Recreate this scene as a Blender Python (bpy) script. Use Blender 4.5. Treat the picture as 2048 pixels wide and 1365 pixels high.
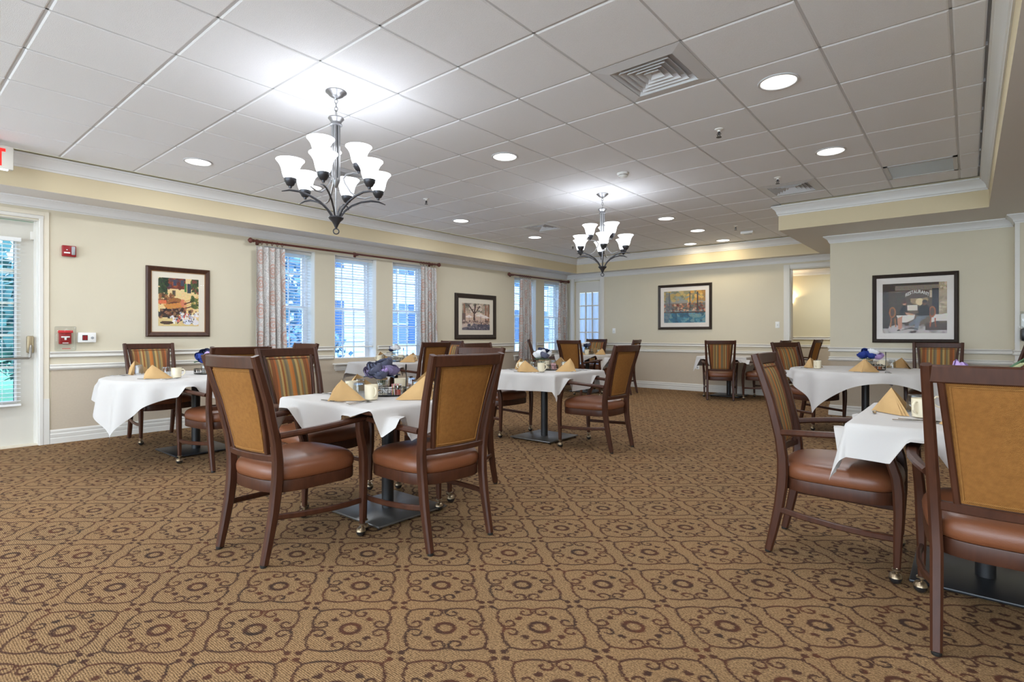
import bpy, bmesh, math, random
import numpy as np
from mathutils import Vector, Matrix
random.seed(7); rng = np.random.default_rng(7)
PI = math.pi
scene = bpy.context.scene
COL = scene.collection
for o in list(bpy.data.objects): bpy.data.objects.remove(o)

# ------------------------------------------------------------------ camera
TH = 0.6956; HCAM = 1.134
cam_d = bpy.data.cameras.new('camera'); cam = bpy.data.objects.new('camera', cam_d); COL.objects.link(cam)
cam_d.sensor_width = 36; cam_d.lens = 1093.7 / 2048 * 36; cam_d.shift_y = -13.35 / 2048
cam_d.clip_start = .05; cam_d.clip_end = 300
cam.location = (0, 0, HCAM); cam.rotation_euler = (PI / 2, 0, TH)
scene.camera = cam
# ------------------------------------------------------------------ sky and exposure
w = bpy.data.worlds.new('sky'); scene.world = w; w.use_nodes = True
bg = w.node_tree.nodes['Background']; bg.inputs[0].default_value = (.74, .87, 1.0, 1); bg.inputs[1].default_value = 7.9
vs = scene.view_settings
vs.view_transform = 'Standard'; vs.look = 'None'; vs.exposure = 0.0; vs.gamma = 1; vs.use_curve_mapping = False
CAN_W = 15.0; BULB_W = .26; SHADE_E = 3.4; LENS_E = 3.0; PANE = (208, 222, 244)

# ------------------------------------------------------------------ room numbers
XL = -7.29; YB = 10.75; YC = 8.81; YP = 8.55; XP = .416; XC = -1.50
ZC = 2.846; ZS = 2.515; XR = 4.2; YR = -3.6
FL = -6.83; FB = 10.47; FR = .17; FBX = -1.94; FBY = 7.86     # tray edges
T = .6096
def gx(b): return (b - 10.12) * T
def gy(a): return (a + 1.055) * T

# ------------------------------------------------------------------ materials
def lin(c):
    return tuple(((v / 255) / 12.92 if v / 255 <= .04045 else ((v / 255 + .055) / 1.055) ** 2.4) for v in c) + (1,)
MATS = {}
def newmat(name):
    m = bpy.data.materials.new(name); m.use_nodes = True
    b = m.node_tree.nodes['Principled BSDF']; MATS[name] = m
    return m, m.node_tree, b
def mat(name, col, rough=.6, metal=0, spec=.5, noise=0, nscale=40, bump=0, bscale=200, coat=0, emit=None, estr=0, sheen=0):
    m, nt, b = newmat(name)
    b.inputs['Base Color'].default_value = lin(col); b.inputs['Roughness'].default_value = rough
    b.inputs['Metallic'].default_value = metal; b.inputs['Specular IOR Level'].default_value = spec
    if coat: b.inputs['Coat Weight'].default_value = coat; b.inputs['Coat Roughness'].default_value = .18
    if sheen: b.inputs['Sheen Weight'].default_value = sheen
    tc = nt.nodes.new('ShaderNodeTexCoord')
    if noise:
        n = nt.nodes.new('ShaderNodeTexNoise'); n.inputs['Scale'].default_value = nscale; n.inputs['Detail'].default_value = 4
        nt.links.new(tc.outputs['Object'], n.inputs['Vector'])
        mx = nt.nodes.new('ShaderNodeMix'); mx.data_type = 'RGBA'
        c = lin(col); mx.inputs[6].default_value = tuple(v * (1 - noise) for v in c[:3]) + (1,)
        mx.inputs[7].default_value = tuple(min(1, v * (1 + noise)) for v in c[:3]) + (1,)
        nt.links.new(n.outputs['Fac'], mx.inputs[0]); nt.links.new(mx.outputs[2], b.inputs['Base Color'])
    if bump:
        n = nt.nodes.new('ShaderNodeTexNoise'); n.inputs['Scale'].default_value = bscale; n.inputs['Detail'].default_value = 3
        nt.links.new(tc.outputs['Object'], n.inputs['Vector'])
        bp = nt.nodes.new('ShaderNodeBump'); bp.inputs['Strength'].default_value = bump; bp.inputs['Distance'].default_value = .004
        nt.links.new(n.outputs['Fac'], bp.inputs['Height']); nt.links.new(bp.outputs[0], b.inputs['Normal'])
    if emit: b.inputs['Emission Color'].default_value = lin(emit); b.inputs['Emission Strength'].default_value = estr
    return m
class X:                                                  # a tiny expression builder for shader maths
    nt = None
    def __init__(s, v): s.v = v
    @staticmethod
    def op(o, *a):
        n = X.nt.nodes.new('ShaderNodeMath'); n.operation = o
        for i, q in enumerate(a):
            q = q.v if isinstance(q, X) else q
            if isinstance(q, (int, float)): n.inputs[i].default_value = q
            else: X.nt.links.new(q, n.inputs[i])
        return X(n.outputs[0])
    def __add__(s, o): return X.op('ADD', s, o)
    def __radd__(s, o): return X.op('ADD', o, s)
    def __sub__(s, o): return X.op('SUBTRACT', s, o)
    def __rsub__(s, o): return X.op('SUBTRACT', o, s)
    def __mul__(s, o): return X.op('MULTIPLY', s, o)
    def __rmul__(s, o): return X.op('MULTIPLY', s, o)
    def __truediv__(s, o): return X.op('DIVIDE', s, o)
    def abs(s): return X.op('ABSOLUTE', s)
    def fract(s): return X.op('FRACT', s)
    def lt(s, o): return X.op('LESS_THAN', s, o)
    def gt(s, o): return X.op('GREATER_THAN', s, o)
    def sqrt(s): return X.op('SQRT', s)
    def sin(s): return X.op('SINE', s)
    def soft(s, w):                                        # 1 inside (s<0), fading over w
        n = X.nt.nodes.new('ShaderNodeMapRange'); X.nt.links.new(s.v, n.inputs[0])
        n.inputs[1].default_value = -w; n.inputs[2].default_value = w; n.inputs[3].default_value = 1; n.inputs[4].default_value = 0
        return X(n.outputs[0])
def xmax(a, b): return X.op('MAXIMUM', a, b)
def xmin(a, b): return X.op('MINIMUM', a, b)
def mixc(nt, fac, a, b):
    mx = nt.nodes.new('ShaderNodeMix'); mx.data_type = 'RGBA'
    for i, q in ((0, fac), (6, a), (7, b)):
        if isinstance(q, X): q = q.v
        if isinstance(q, (tuple, float, int)): mx.inputs[i].default_value = q
        else: nt.links.new(q, mx.inputs[i])
    return mx.outputs[2]
def texn(nt, vec, scale, detail=3, rough=.5):
    n = nt.nodes.new('ShaderNodeTexNoise'); n.inputs['Scale'].default_value = scale; n.inputs['Detail'].default_value = detail
    n.inputs['Roughness'].default_value = rough; nt.links.new(vec, n.inputs['Vector']); return n
def scaled(nt, vec, s):
    n = nt.nodes.new('ShaderNodeVectorMath'); n.operation = 'MULTIPLY'; nt.links.new(vec, n.inputs[0]); n.inputs[1].default_value = s
    return n.outputs[0]
def objco(nt):
    tc = nt.nodes.new('ShaderNodeTexCoord'); sp = nt.nodes.new('ShaderNodeSeparateXYZ'); nt.links.new(tc.outputs['Object'], sp.inputs[0])
    return tc.outputs['Object'], X(sp.outputs[0]), X(sp.outputs[1]), X(sp.outputs[2])

def carpet():
    m, nt, b = newmat('carpet'); X.nt = nt
    vec, x, y, z = objco(nt)
    wob = texn(nt, vec, 90, 2)
    wv = (X(wob.outputs['Fac']) - .5) * 1.8
    xx = (x + 1.828 + wv * .012) / .277; yy = (y - 1.217 + wv * .012) / .2376
    s = ((xx + yy) * .5 + .5).fract() - .5; t = ((yy - xx) * .5 + .5).fract() - .5
    sa = s.abs(); ta = t.abs(); u = xmax(sa, ta); v = xmin(sa, ta)
    r = (s * s + t * t).sqrt()
    ring = ((r - .096).abs() - .027).soft(.012)
    g = (xmin(v / .37, 1.0) * PI).sin() * .042 + .375
    frame = ((u - g).abs() - .0145).soft(.010)
    du = u - .312; dv = v - .098
    rr = (du * du + dv * dv).sqrt(); ang = X.op('ARCTAN2', dv, du * -1.0) / (2 * PI) + .5
    sp = ((rr - (.094 - ang * .070)).abs() - .0145).soft(.009)
    dd = u - .19; de = v - .178
    dot = ((dd * dd * 1.0 + de * de * 2.2).sqrt() - .042).soft(.012)
    db = u - .445; dc = v - .445
    blob = ((db * db + dc * dc).sqrt() - .036).soft(.008)
    tail = xmax((u - v).abs() * .7 - .012, (u + v - .81).abs() - .09).soft(.007)
    pat = xmin(xmax(xmax(xmax(ring, frame), xmax(sp, dot)), xmax(blob, tail)), 1.0)
    big = texn(nt, vec, 2.3, 3); med = texn(nt, vec, 9, 2)
    # woven pile: loop rows running across the room
    nub = texn(nt, scaled(nt, vec, (120, 170, 1)), 1.0, 3, .7); fine = texn(nt, vec, 520, 2); sl = texn(nt, scaled(nt, vec, (40, 90, 1)), 1.0, 1)
    row = (y * 840 + X(sl.outputs['Fac']) * 5).sin()
    th = row * .30 + .5 + (X(nub.outputs['Fac']) - .5) * 2.9
    base = mixc(nt, th, lin((82, 62, 44)), lin((176, 142, 102)))
    base = mixc(nt, X(big.outputs['Fac']) * 1.4 - .35, base, mixc(nt, .35, base, lin((160, 116, 74))))
    dark = mixc(nt, X(med.outputs['Fac']) * 2.2 - .6, lin((44, 33, 32)), lin((84, 44, 31)))
    fac = pat * (X(nub.outputs['Fac']) * 1.1 + .42)
    nt.links.new(mixc(nt, xmin(fac, .92), base, dark), b.inputs['Base Color'])
    b.inputs['Roughness'].default_value = .95; b.inputs['Specular IOR Level'].default_value = .15
    bp = nt.nodes.new('ShaderNodeBump'); bp.inputs['Strength'].default_value = .55; bp.inputs['Distance'].default_value = .004
    nt.links.new((th + X(fine.outputs['Fac']) * .6 - pat * .25).v, bp.inputs['Height']); nt.links.new(bp.outputs[0], b.inputs['Normal'])
carpet()
def wood(name, c1, c2, rough=.38):
    m, nt, b = newmat(name); X.nt = nt
    vec, x, y, z = objco(nt)
    n = texn(nt, scaled(nt, vec, (45, 45, 7)), 1, 4); n2 = texn(nt, vec, 6, 2)
    c = mixc(nt, X(n.outputs['Fac']) * 1.5 - .25, lin(c1), lin(c2))
    nt.links.new(mixc(nt, X(n2.outputs['Fac']) * .5, c, lin(c1)), b.inputs['Base Color'])
    b.inputs['Roughness'].default_value = rough; b.inputs['Specular IOR Level'].default_value = .32
wood('walnut', (56, 30, 19), (86, 50, 33))
wood('rod_wood', (84, 44, 36), (110, 60, 48), .35)
wood('frame_walnut', (58, 36, 26), (88, 56, 40), .4)
wood('frame_ebony', (42, 34, 30), (66, 54, 46), .42)
def weave(name, c1, c2):
    m, nt, b = newmat(name); X.nt = nt
    vec, x, y, z = objco(nt)
    a = (x * 1250).sin() * (z * 1250).sin()
    n = texn(nt, vec, 60, 3)
    f = a * .5 + .5 + (X(n.outputs['Fac']) - .5) * .5
    nt.links.new(mixc(nt, f, lin(c1), lin(c2)), b.inputs['Base Color']); b.inputs['Roughness'].default_value = .85
    b.inputs['Specular IOR Level'].default_value = .2
    bp = nt.nodes.new('ShaderNodeBump'); bp.inputs['Strength'].default_value = .5; bp.inputs['Distance'].default_value = .0015
    nt.links.new(f.v, bp.inputs['Height']); nt.links.new(bp.outputs[0], b.inputs['Normal'])
weave('tan_weave', (100, 62, 27), (168, 116, 58))
weave('tan_piping', (116, 74, 34), (168, 120, 64))
def stripes():
    m, nt, b = newmat('stripe_fabric'); X.nt = nt
    vec, x, y, z = objco(nt)
    ramp = nt.nodes.new('ShaderNodeValToRGB'); ramp.color_ramp.interpolation = 'CONSTANT'
    cols = [(128, 66, 36), (168, 140, 84), (116, 108, 84), (150, 96, 44), (190, 160, 100), (104, 96, 72), (196, 112, 48), (206, 128, 58), (140, 128, 98), (112, 104, 86), (178, 146, 88), (150, 84, 40), (200, 168, 108), (128, 112, 84), (176, 92, 46), (122, 60, 34)]
    pos = [0, .07, .14, .2, .25, .32, .4, .46, .53, .58, .65, .71, .77, .83, .9, .96]
    el = ramp.color_ramp.elements
    while len(el) < len(cols): el.new(.5)
    for i, e in enumerate(el): e.position = pos[i]; e.color = lin(cols[i])
    n = texn(nt, vec, 300, 2)
    nt.links.new((((x / .36) * 1.35 + .5).fract() + (X(n.outputs['Fac']) - .5) * .02).v, ramp.inputs[0])
    f = texn(nt, scaled(nt, vec, (900, 900, 300)), 1, 1)
    nt.links.new(mixc(nt, X(f.outputs['Fac']) * .7, ramp.outputs[0], lin((122, 96, 62))), b.inputs['Base Color'])
    b.inputs['Roughness'].default_value = .8; b.inputs['Specular IOR Level'].default_value = .25
stripes()
def curtain_mat():
    m, nt, b = newmat('ogee_curtain'); X.nt = nt
    vec, x, y, z = objco(nt)
    n = texn(nt, vec, 45, 4, .7); n2 = texn(nt, scaled(nt, vec, (160, 160, 60)), 1, 3)
    base = mixc(nt, X(n2.outputs['Fac']) * 2.6 - .8, lin((150, 146, 146)), lin((226, 222, 216)))
    # medallions in cloth coordinates kept in the UV map
    uvn = nt.nodes.new('ShaderNodeUVMap'); sp = nt.nodes.new('ShaderNodeSeparateXYZ'); nt.links.new(uvn.outputs[0], sp.inputs[0])
    U = X(sp.outputs[0]); V = X(sp.outputs[1])
    cu = (U / .34).fract() - .5
    half = X.op('FLOOR', U / .34)
    par = X.op('MODULO', X.op('ABSOLUTE', half), 2.0)
    cv = (V / .36 + par * .5).fract() - .5
    wob = (X(n.outputs['Fac']) - .5) * .16
    d = (cu * cu * 2.6 + cv * cv * 2.4).sqrt() + wob * .6
    o1 = (d - .42).soft(.03); o2 = (d - .34).soft(.02); o3 = (d - .25).soft(.03); o4 = (d - .12).soft(.03)
    band = xmin(xmax(o1 * (1.0 - o2), xmax(o3 * (1.0 - o4) * .75, (d - .05).soft(.02))), 1.0)
    lat = (((cu.abs() + cv.abs()) - .5 + wob).abs() - .02).soft(.02) * .55
    rust = mixc(nt, X(n.outputs['Fac']) * 1.6 - .3, lin((176, 118, 96)), lin((198, 150, 130)))
    nt.links.new(mixc(nt, xmin(xmax(band, lat), .8) * (X(n2.outputs['Fac']) * .5 + .6), base, rust), b.inputs['Base Color'])
    b.inputs['Roughness'].default_value = .9; b.inputs['Specular IOR Level'].default_value = .1
curtain_mat()
def thin_glass(name, tint=(255, 255, 255), rough=0.0, refl=1.0):
    m, nt, b = newmat(name); nt.nodes.remove(b)
    out = nt.nodes['Material Output']
    tr = nt.nodes.new('ShaderNodeBsdfTransparent'); tr.inputs[0].default_value = lin(tint)
    gl = nt.nodes.new('ShaderNodeBsdfGlossy'); gl.inputs['Roughness'].default_value = rough
    lw = nt.nodes.new('ShaderNodeLayerWeight'); lw.inputs[0].default_value = .5
    X.nt = nt; mx = nt.nodes.new('ShaderNodeMixShader'); fc = X(lw.outputs['Facing'])
    nt.links.new(((X.op('POWER', fc, 5.0) * .96 + .04) * refl).v, mx.inputs[0]); nt.links.new(tr.outputs[0], mx.inputs[1]); nt.links.new(gl.outputs[0], mx.inputs[2])
    nt.links.new(mx.outputs[0], out.inputs[0])
thin_glass('glass', refl=.1); thin_glass('pane', PANE, 0, .5); thin_glass('tumbler', (250, 252, 253), .03, 1.6)
thin_glass('clear_plastic', (250, 252, 252), .05, 1.3)
def print_mat():
    m, nt, b = newmat('art_print')
    a = nt.nodes.new('ShaderNodeAttribute'); a.attribute_name = 'Col'
    nt.links.new(a.outputs['Color'], b.inputs['Base Color']); b.inputs['Roughness'].default_value = .7
print_mat()
mat('wall_paint', (212, 202, 179), .75, noise=.03, nscale=3, bump=.08, bscale=500)
mat('wallpaper', (196, 181, 160), .8, noise=.05, nscale=60, bump=.15, bscale=400)
mat('fascia_paint', (214, 198, 164), .75, noise=.02, nscale=3)
mat('soffit_paint', (222, 217, 210), .8)
mat('trim_white', (222, 218, 210), .4, spec=.4)
mat('crown_white', (224, 222, 219), .45)
mat('jamb_cream', (226, 216, 196), .5)
mat('tile_white', (240, 240, 242), .9, noise=.05, nscale=160, bump=.5, bscale=260)
mat('grid_white', (206, 206, 208), .5)
mat('dark_gap', (22, 22, 24), .9)
mat('vent_white', (214, 214, 216), .45)
mat('vent_metal', (170, 172, 175), .4, metal=.3)
mat('leather', (116, 68, 42), .38, noise=.16, nscale=9, bump=.12, bscale=180, spec=.55)
mat('caster_brass', (150, 132, 108), .3, metal=.9)
mat('caster_black', (36, 34, 34), .35)
mat('rubber', (30, 28, 26), .6)
mat('cloth_white', (198, 193, 189), .85, noise=.02, nscale=8, bump=.1, bscale=900, sheen=.15)
mat('napkin_tan', (198, 160, 108), .85, noise=.04, nscale=40, bump=.12, bscale=900)
mat('mug_cream', (236, 224, 196), .25, spec=.6)
mat('steel', (138, 134, 128), .2, metal=1)
mat('base_steel', (118, 116, 114), .38, metal=.75, noise=.12, nscale=12)
mat('base_black', (34, 36, 40), .35, spec=.5, noise=.1, nscale=10)
mat('pole_black', (30, 30, 32), .4)
mat('wire_black', (26, 24, 24), .4, metal=.3)
mat('nickel', (150, 150, 152), .35, metal=.85)
mat('nickel_dark', (74, 74, 78), .4, metal=.8)
mat('opal_shade', (244, 246, 250), .4, emit=(246, 250, 255), estr=SHADE_E)
mat('can_lens', (250, 250, 250), .5, emit=(255, 252, 246), estr=LENS_E)
mat('can_ring', (206, 206, 208), .4)
mat('plate_white', (238, 237, 233), .35)
mat('plate_dot', (90, 86, 80), .5)
mat('fire_red', (150, 30, 34), .35); mat('alarm_red', (206, 44, 48), .3); mat('red_glow', (232, 30, 28), .4, emit=(255, 30, 24), estr=1.6)
mat('sign_white', (222, 218, 208), .5); mat('strip_light', (240, 246, 250), .4, emit=(220, 236, 255), estr=1.2)
mat('brass_worn', (176, 160, 130), .35, metal=.7)
mat('bar_steel', (150, 144, 136), .3, metal=.85)
mat('door_paint', (206, 201, 190), .45, noise=.02, nscale=4)
mat('mat_board', (222, 212, 194), .8); mat('mat_board_pale', (226, 218, 210), .8); mat('gold_lip', (150, 106, 62), .4, metal=.4)
mat('blind_white', (236, 236, 234), .45); mat('sash_white', (236, 236, 236), .4)
mat('petal_purple', (116, 104, 136), .7, noise=.25, nscale=60); mat('petal_slate', (86, 88, 108), .7, noise=.3, nscale=60)
mat('petal_lilac', (184, 156, 208), .7, noise=.1, nscale=60); mat('petal_blue', (26, 52, 132), .7, noise=.25, nscale=60); mat('petal_navy', (26, 34, 66), .7, noise=.2, nscale=60)
mat('petal_white', (236, 236, 238), .7, noise=.06, nscale=60); mat('leaf_green', (70, 104, 70), .6, noise=.25, nscale=50); mat('leaf_slate', (84, 98, 118), .6, noise=.2, nscale=50)
mat('leaf_cream', (214, 220, 170), .6); mat('stem_green', (82, 96, 66), .6); mat('twine', (176, 150, 110), .8)
mat('packet_pink', (226, 150, 160), .6); mat('packet_yellow', (226, 206, 130), .6); mat('packet_white', (236, 234, 230), .6); mat('jam_red', (170, 60, 40), .3); mat('jam_amber', (200, 110, 50), .3)
mat('dispenser_black', (28, 28, 30), .3)
mat('lawn', (92, 148, 92), .9, noise=.25, nscale=1.5)
mat('foliage_dark', (92, 134, 122), .8, noise=.35, nscale=3); mat('foliage_blue', (122, 154, 174), .8, noise=.35, nscale=3); mat('bark', (92, 84, 80), .9)
mat('siding', (236, 238, 244), .7); mat('shutter_blue', (70, 100, 140), .6); mat('window_dark', (96, 120, 150), .2); mat('roof_grey', (120, 126, 136), .8)
mat('paving', (190, 192, 196), .9, noise=.08, nscale=3); mat('post_black', (60, 66, 78), .5); mat('lantern_glass', (226, 232, 240), .3)
mat('sconce', (255, 240, 214), .5, emit=(255, 232, 196), estr=7)
mat('hall_paint', (222, 210, 176), .75); mat('hall_ceiling', (226, 222, 214), .8)
m_, nt_, b_ = newmat('door_sheer'); tl_ = nt_.nodes.new('ShaderNodeBsdfTranslucent'); tl_.inputs[0].default_value = lin((236, 236, 238)); b_.inputs['Base Color'].default_value = lin((230, 230, 232)); ms_ = nt_.nodes.new('ShaderNodeMixShader'); ms_.inputs[0].default_value = .6
nt_.links.new(b_.outputs[0], ms_.inputs[1]); nt_.links.new(tl_.outputs[0], ms_.inputs[2]); nt_.links.new(ms_.outputs[0], nt_.nodes['Material Output'].inputs[0])

# ------------------------------------------------------------------ mesh helpers
class G:
    def __init__(s): s.v = []; s.f = []; s.mi = []
    def add(s, vs, fs, mi=0):
        o = len(s.v); s.v += [tuple(q) for q in vs]; s.f += [tuple(i + o for i in f) for f in fs]; s.mi += [mi] * len(fs); return s
    def box(s, c, d, rz=0, mi=0, M=None):
        x, y, z = (q / 2 for q in d)
        vs = [Vector((a * x, b * y, e * z)) for a in (-1, 1) for b in (-1, 1) for e in (-1, 1)]
        R = M if M is not None else Matrix.Rotation(rz, 3, 'Z')
        vs = [R @ q + Vector(c) for q in vs]
        return s.add(vs, [(0, 1, 3, 2), (4, 6, 7, 5), (0, 4, 5, 1), (2, 3, 7, 6), (0, 2, 6, 4), (1, 5, 7, 3)], mi)
    def span(s, x0, x1, y0, y1, z0, z1, mi=0):
        return s.box(((x0 + x1) / 2, (y0 + y1) / 2, (z0 + z1) / 2), (abs(x1 - x0), abs(y1 - y0), abs(z1 - z0)), 0, mi)
    def bevbox(s, c, d, b=.006, mi=0, rz=0):
        bm = bmesh.new(); bmesh.ops.create_cube(bm, size=1)
        R = Matrix.Rotation(rz, 3, 'Z')
        for q in bm.verts: q.co = Vector((q.co.x * d[0], q.co.y * d[1], q.co.z * d[2]))
        bmesh.ops.bevel(bm, geom=bm.edges[:], offset=b, segments=2, affect='EDGES', profile=.5)
        bm.verts.index_update(); vs = [R @ q.co + Vector(c) for q in bm.verts]; fs = [[q.index for q in f.verts] for f in bm.faces]; bm.free()
        return s.add(vs, fs, mi)
    def lathe(s, prof, n=20, c=(0, 0, 0), ax=None, cap=True, mi=0):
        R = Matrix.Identity(3) if ax is None else Vector((0, 0, 1)).rotation_difference(Vector(ax)).to_matrix()
        vs = []; fs = []
        for r, z in prof:
            for k in range(n):
                a = 2 * PI * k / n; vs.append(R @ Vector((r * math.cos(a), r * math.sin(a), z)) + Vector(c))
        for i in range(len(prof) - 1):
            for k in range(n):
                k2 = (k + 1) % n; fs.append((i * n + k, i * n + k2, (i + 1) * n + k2, (i + 1) * n + k))
        if cap:
            if prof[0][0] > 1e-5: fs.append(tuple(range(n - 1, -1, -1)))
            if prof[-1][0] > 1e-5: fs.append(tuple((len(prof) - 1) * n + k for k in range(n)))
        return s.add(vs, fs, mi)
    def cyl(s, p0, p1, r0, r1=None, n=12, mi=0):
        p0 = Vector(p0); d = Vector(p1) - p0; r1 = r0 if r1 is None else r1
        return s.lathe([(r0, 0), (r1, d.length)], n, p0, d, True, mi)
    def tube(s, pts, r, n=8, mi=0, closed=False):
        pts = [Vector(p) for p in pts]; L = len(pts); rs = r if isinstance(r, (list, tuple)) else [r] * L
        vs = []; fs = []; prev = None
        for i in range(L):
            if closed: t = (pts[(i + 1) % L] - pts[i - 1]).normalized()
            else: t = (pts[min(i + 1, L - 1)] - pts[max(i - 1, 0)]).normalized()
            if prev is None: a = t.orthogonal().normalized()
            else:
                a = prev - t * prev.dot(t); a = a.normalized() if a.length > 1e-6 else t.orthogonal().normalized()
            prev = a; b = t.cross(a)
            for k in range(n):
                q = 2 * PI * k / n; vs.append(pts[i] + (a * math.cos(q) + b * math.sin(q)) * rs[i])
        m = L if closed else L - 1
        for i in range(m):
            j = (i + 1) % L
            for k in range(n):
                k2 = (k + 1) % n; fs.append((i * n + k, i * n + k2, j * n + k2, j * n + k))
        if not closed: fs += [tuple(range(n - 1, -1, -1)), tuple((L - 1) * n + k for k in range(n))]
        return s.add(vs, fs, mi)
    def sweep(s, pts, dims, side, ch=.22, mi=0):
        pts = [Vector(p) for p in pts]; L = len(pts); side = Vector(side); vs = []; fs = []
        for i in range(L):
            t = (pts[min(i + 1, L - 1)] - pts[max(i - 1, 0)]).normalized()
            a = (side - t * side.dot(t)).normalized(); b = t.cross(a)
            w, h = dims[i] if isinstance(dims, list) else dims
            c = min(w, h) * ch
            for p, q in ((w / 2 - c, -h / 2), (w / 2, -h / 2 + c), (w / 2, h / 2 - c), (w / 2 - c, h / 2), (-w / 2 + c, h / 2), (-w / 2, h / 2 - c), (-w / 2, -h / 2 + c), (-w / 2 + c, -h / 2)):
                vs.append(pts[i] + a * p + b * q)
        for i in range(L - 1):
            for k in range(8):
                k2 = (k + 1) % 8; fs.append((i * 8 + k, i * 8 + k2, (i + 1) * 8 + k2, (i + 1) * 8 + k))
        fs += [tuple(range(7, -1, -1)), tuple((L - 1) * 8 + k for k in range(8))]
        return s.add(vs, fs, mi)
    def grid(s, fn, nu, nv, mi=0, wrap=False):
        vs = [fn(i / nu, j / nv) for i in range(nu + 1) for j in range(nv + 1)]; m = nv + 1
        return s.add(vs, [(i * m + j, (i + 1) * m + j, (i + 1) * m + j + 1, i * m + j + 1) for i in range(nu) for j in range(nv)], mi)
    def prism(s, poly, z0, z1, mi=0):
        n = len(poly); vs = [(x, y, z0) for x, y in poly] + [(x, y, z1) for x, y in poly]
        return s.add(vs, [tuple(range(n - 1, -1, -1)), tuple(range(n, 2 * n))] + [(k, (k + 1) % n, n + (k + 1) % n, n + k) for k in range(n)], mi)
    def mesh(s, name, mats, smooth=35):
        me = bpy.data.meshes.new(name); me.from_pydata(s.v, [], s.f)
        for q in (mats if isinstance(mats, (list, tuple)) else [mats]): me.materials.append(MATS[q])
        if any(s.mi): me.polygons.foreach_set('material_index', s.mi)
        if smooth:
            me.polygons.foreach_set('use_smooth', [True] * len(me.polygons)); me.set_sharp_from_angle(angle=math.radians(smooth))
        me.update(); return me
    def build(s, name, mats, parent=None, smooth=35, loc=(0, 0, 0), rz=0):
        return link(name, s.mesh(name, mats, smooth), parent, loc, rz)
def link(name, me, parent=None, loc=(0, 0, 0), rz=0):
    o = bpy.data.objects.new(name, me); COL.objects.link(o); o.parent = parent; o.location = loc; o.rotation_euler = (0, 0, rz); return o
def tag(o, label=None, cat=None, group=None, kind=None):
    if label: o['label'] = label
    if cat: o['category'] = cat
    if group: o['group'] = group
    if kind: o['kind'] = kind
    return o
def thing(name, label, cat, loc=(0, 0, 0), rz=0, group=None, kind=None):
    return tag(link(name, None, None, loc, rz), label, cat, group, kind)
def copy_tree(o, parent=None):
    c = o.copy(); COL.objects.link(c); c.parent = parent
    for ch in list(KIDS.get(o.name, [])): copy_tree(ch, c)
    return c
KIDS = {}
def index_kids(root):
    ks = [q for q in bpy.data.objects if q.parent == root]; KIDS[root.name] = ks
    for q in ks: index_kids(q)
def struct(o): o['kind'] = 'structure'; return o

def molding(name, path, prof, mt, closed=False, flip=False, parent=None):
    """prof: (out, z) points; out is to the right of the travel direction"""
    P = [Vector(p) for p in path]; n = len(P); g = G(); vs = []; m = len(prof)
    for i in range(n):
        d0 = (P[i] - P[i - 1]).normalized() if (i > 0 or closed) else None
        d1 = (P[(i + 1) % n] - P[i]).normalized() if (i < n - 1 or closed) else None
        d0 = d0 or d1; d1 = d1 or d0
        n0 = Vector((d0.y, -d0.x)); n1 = Vector((d1.y, -d1.x))
        b = n0 + n1; b = b / max(.2, b.dot(n0)) if b.length > 1e-6 else n0
        for o, z in prof:
            q = P[i] + b * o * (-1 if flip else 1); vs.append((q.x, q.y, z))
    fs = []
    for i in range(n if closed else n - 1):
        j = (i + 1) % n
        for k in range(m - 1): fs.append((i * m + k, i * m + k + 1, j * m + k + 1, j * m + k))
    if not closed: fs += [tuple(range(m)), tuple((n - 1) * m + k for k in range(m - 1, -1, -1))]
    g.add(vs, fs); o = g.build(name, mt, parent, 25)
    bm = bmesh.new(); bm.from_mesh(o.data); bmesh.ops.recalc_face_normals(bm, faces=bm.faces[:]); bm.to_mesh(o.data); bm.free()
    return o if parent else struct(o)
CROWN = [(0, -.105), (.010, -.105), (.012, -.092), (.022, -.086), (.026, -.066), (.044, -.04), (.064, -.026), (.070, -.018), (.082, -.014), (.082, 0), (0, 0)]
def crown(z, k=1.0): return [(o * k, z + h * k) for o, h in CROWN]
RAIL_U = [(0, .892), (.016, .892), (.024, .900), (.020, .912), (.012, .918), (.012, .930), (.022, .936), (.028, .946), (.022, .954), (0, .954)]
RAIL_L = [(0, .763), (.014, .763), (.022, .772), (.026, .782), (.014, .790), (.012, .804), (.020, .812), (.014, .822), (0, .822)]
BASE = [(0, 0), (.020, 0), (.020, .052), (.016, .060), (.018, .066), (.018, .096), (.012, .106), (.014, .112), (.014, .130), (.007, .144), (0, .144)]

# ================================================================== STRUCTURE
struct(G().span(XL - .35, XR, YR, YB + 3.2, -.1, 0).build('floor', 'carpet', None, 0))
# --- windows in the left wall: (y0, y1)
WZ0, WZ1 = .70, 2.335
WIN = [(3.507, 4.267), (4.582, 5.342), (5.653, 6.413), (8.800, 9.560), (9.850, 10.610)]
DY0, DY1, DZ = .20, 1.19, 2.30              # exit door opening
WT = .28
g = G(); edges = [YR, DY0, DY1] + [v for p in WIN for v in p] + [YB]
for i in range(0, len(edges), 2): g.span(XL - WT, XL, edges[i], edges[i + 1], 0, ZC)
g.span(XL - WT, XL, DY0, DY1, DZ, ZC)
for a, b in WIN: g.span(XL - WT, XL, a, b, 0, WZ0 - .02); g.span(XL - WT, XL, a, b, WZ1, ZC)
wall_left = struct(g.build('wall_left', 'wall_paint', None, 0))
gb = G()
DB0, DB1, DBZ = -7.06, -6.38, 2.36          # french door opening
OB0, OB1, OBZ = -2.46, -1.58, 2.31          # hall opening
gb.span(XL - WT, DB0, YB, YB + .14, 0, ZC); gb.span(DB1, OB0, YB, YB + .14, 0, ZC); gb.span(OB1, -1.2, YB, YB + .14, 0, ZC)
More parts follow.
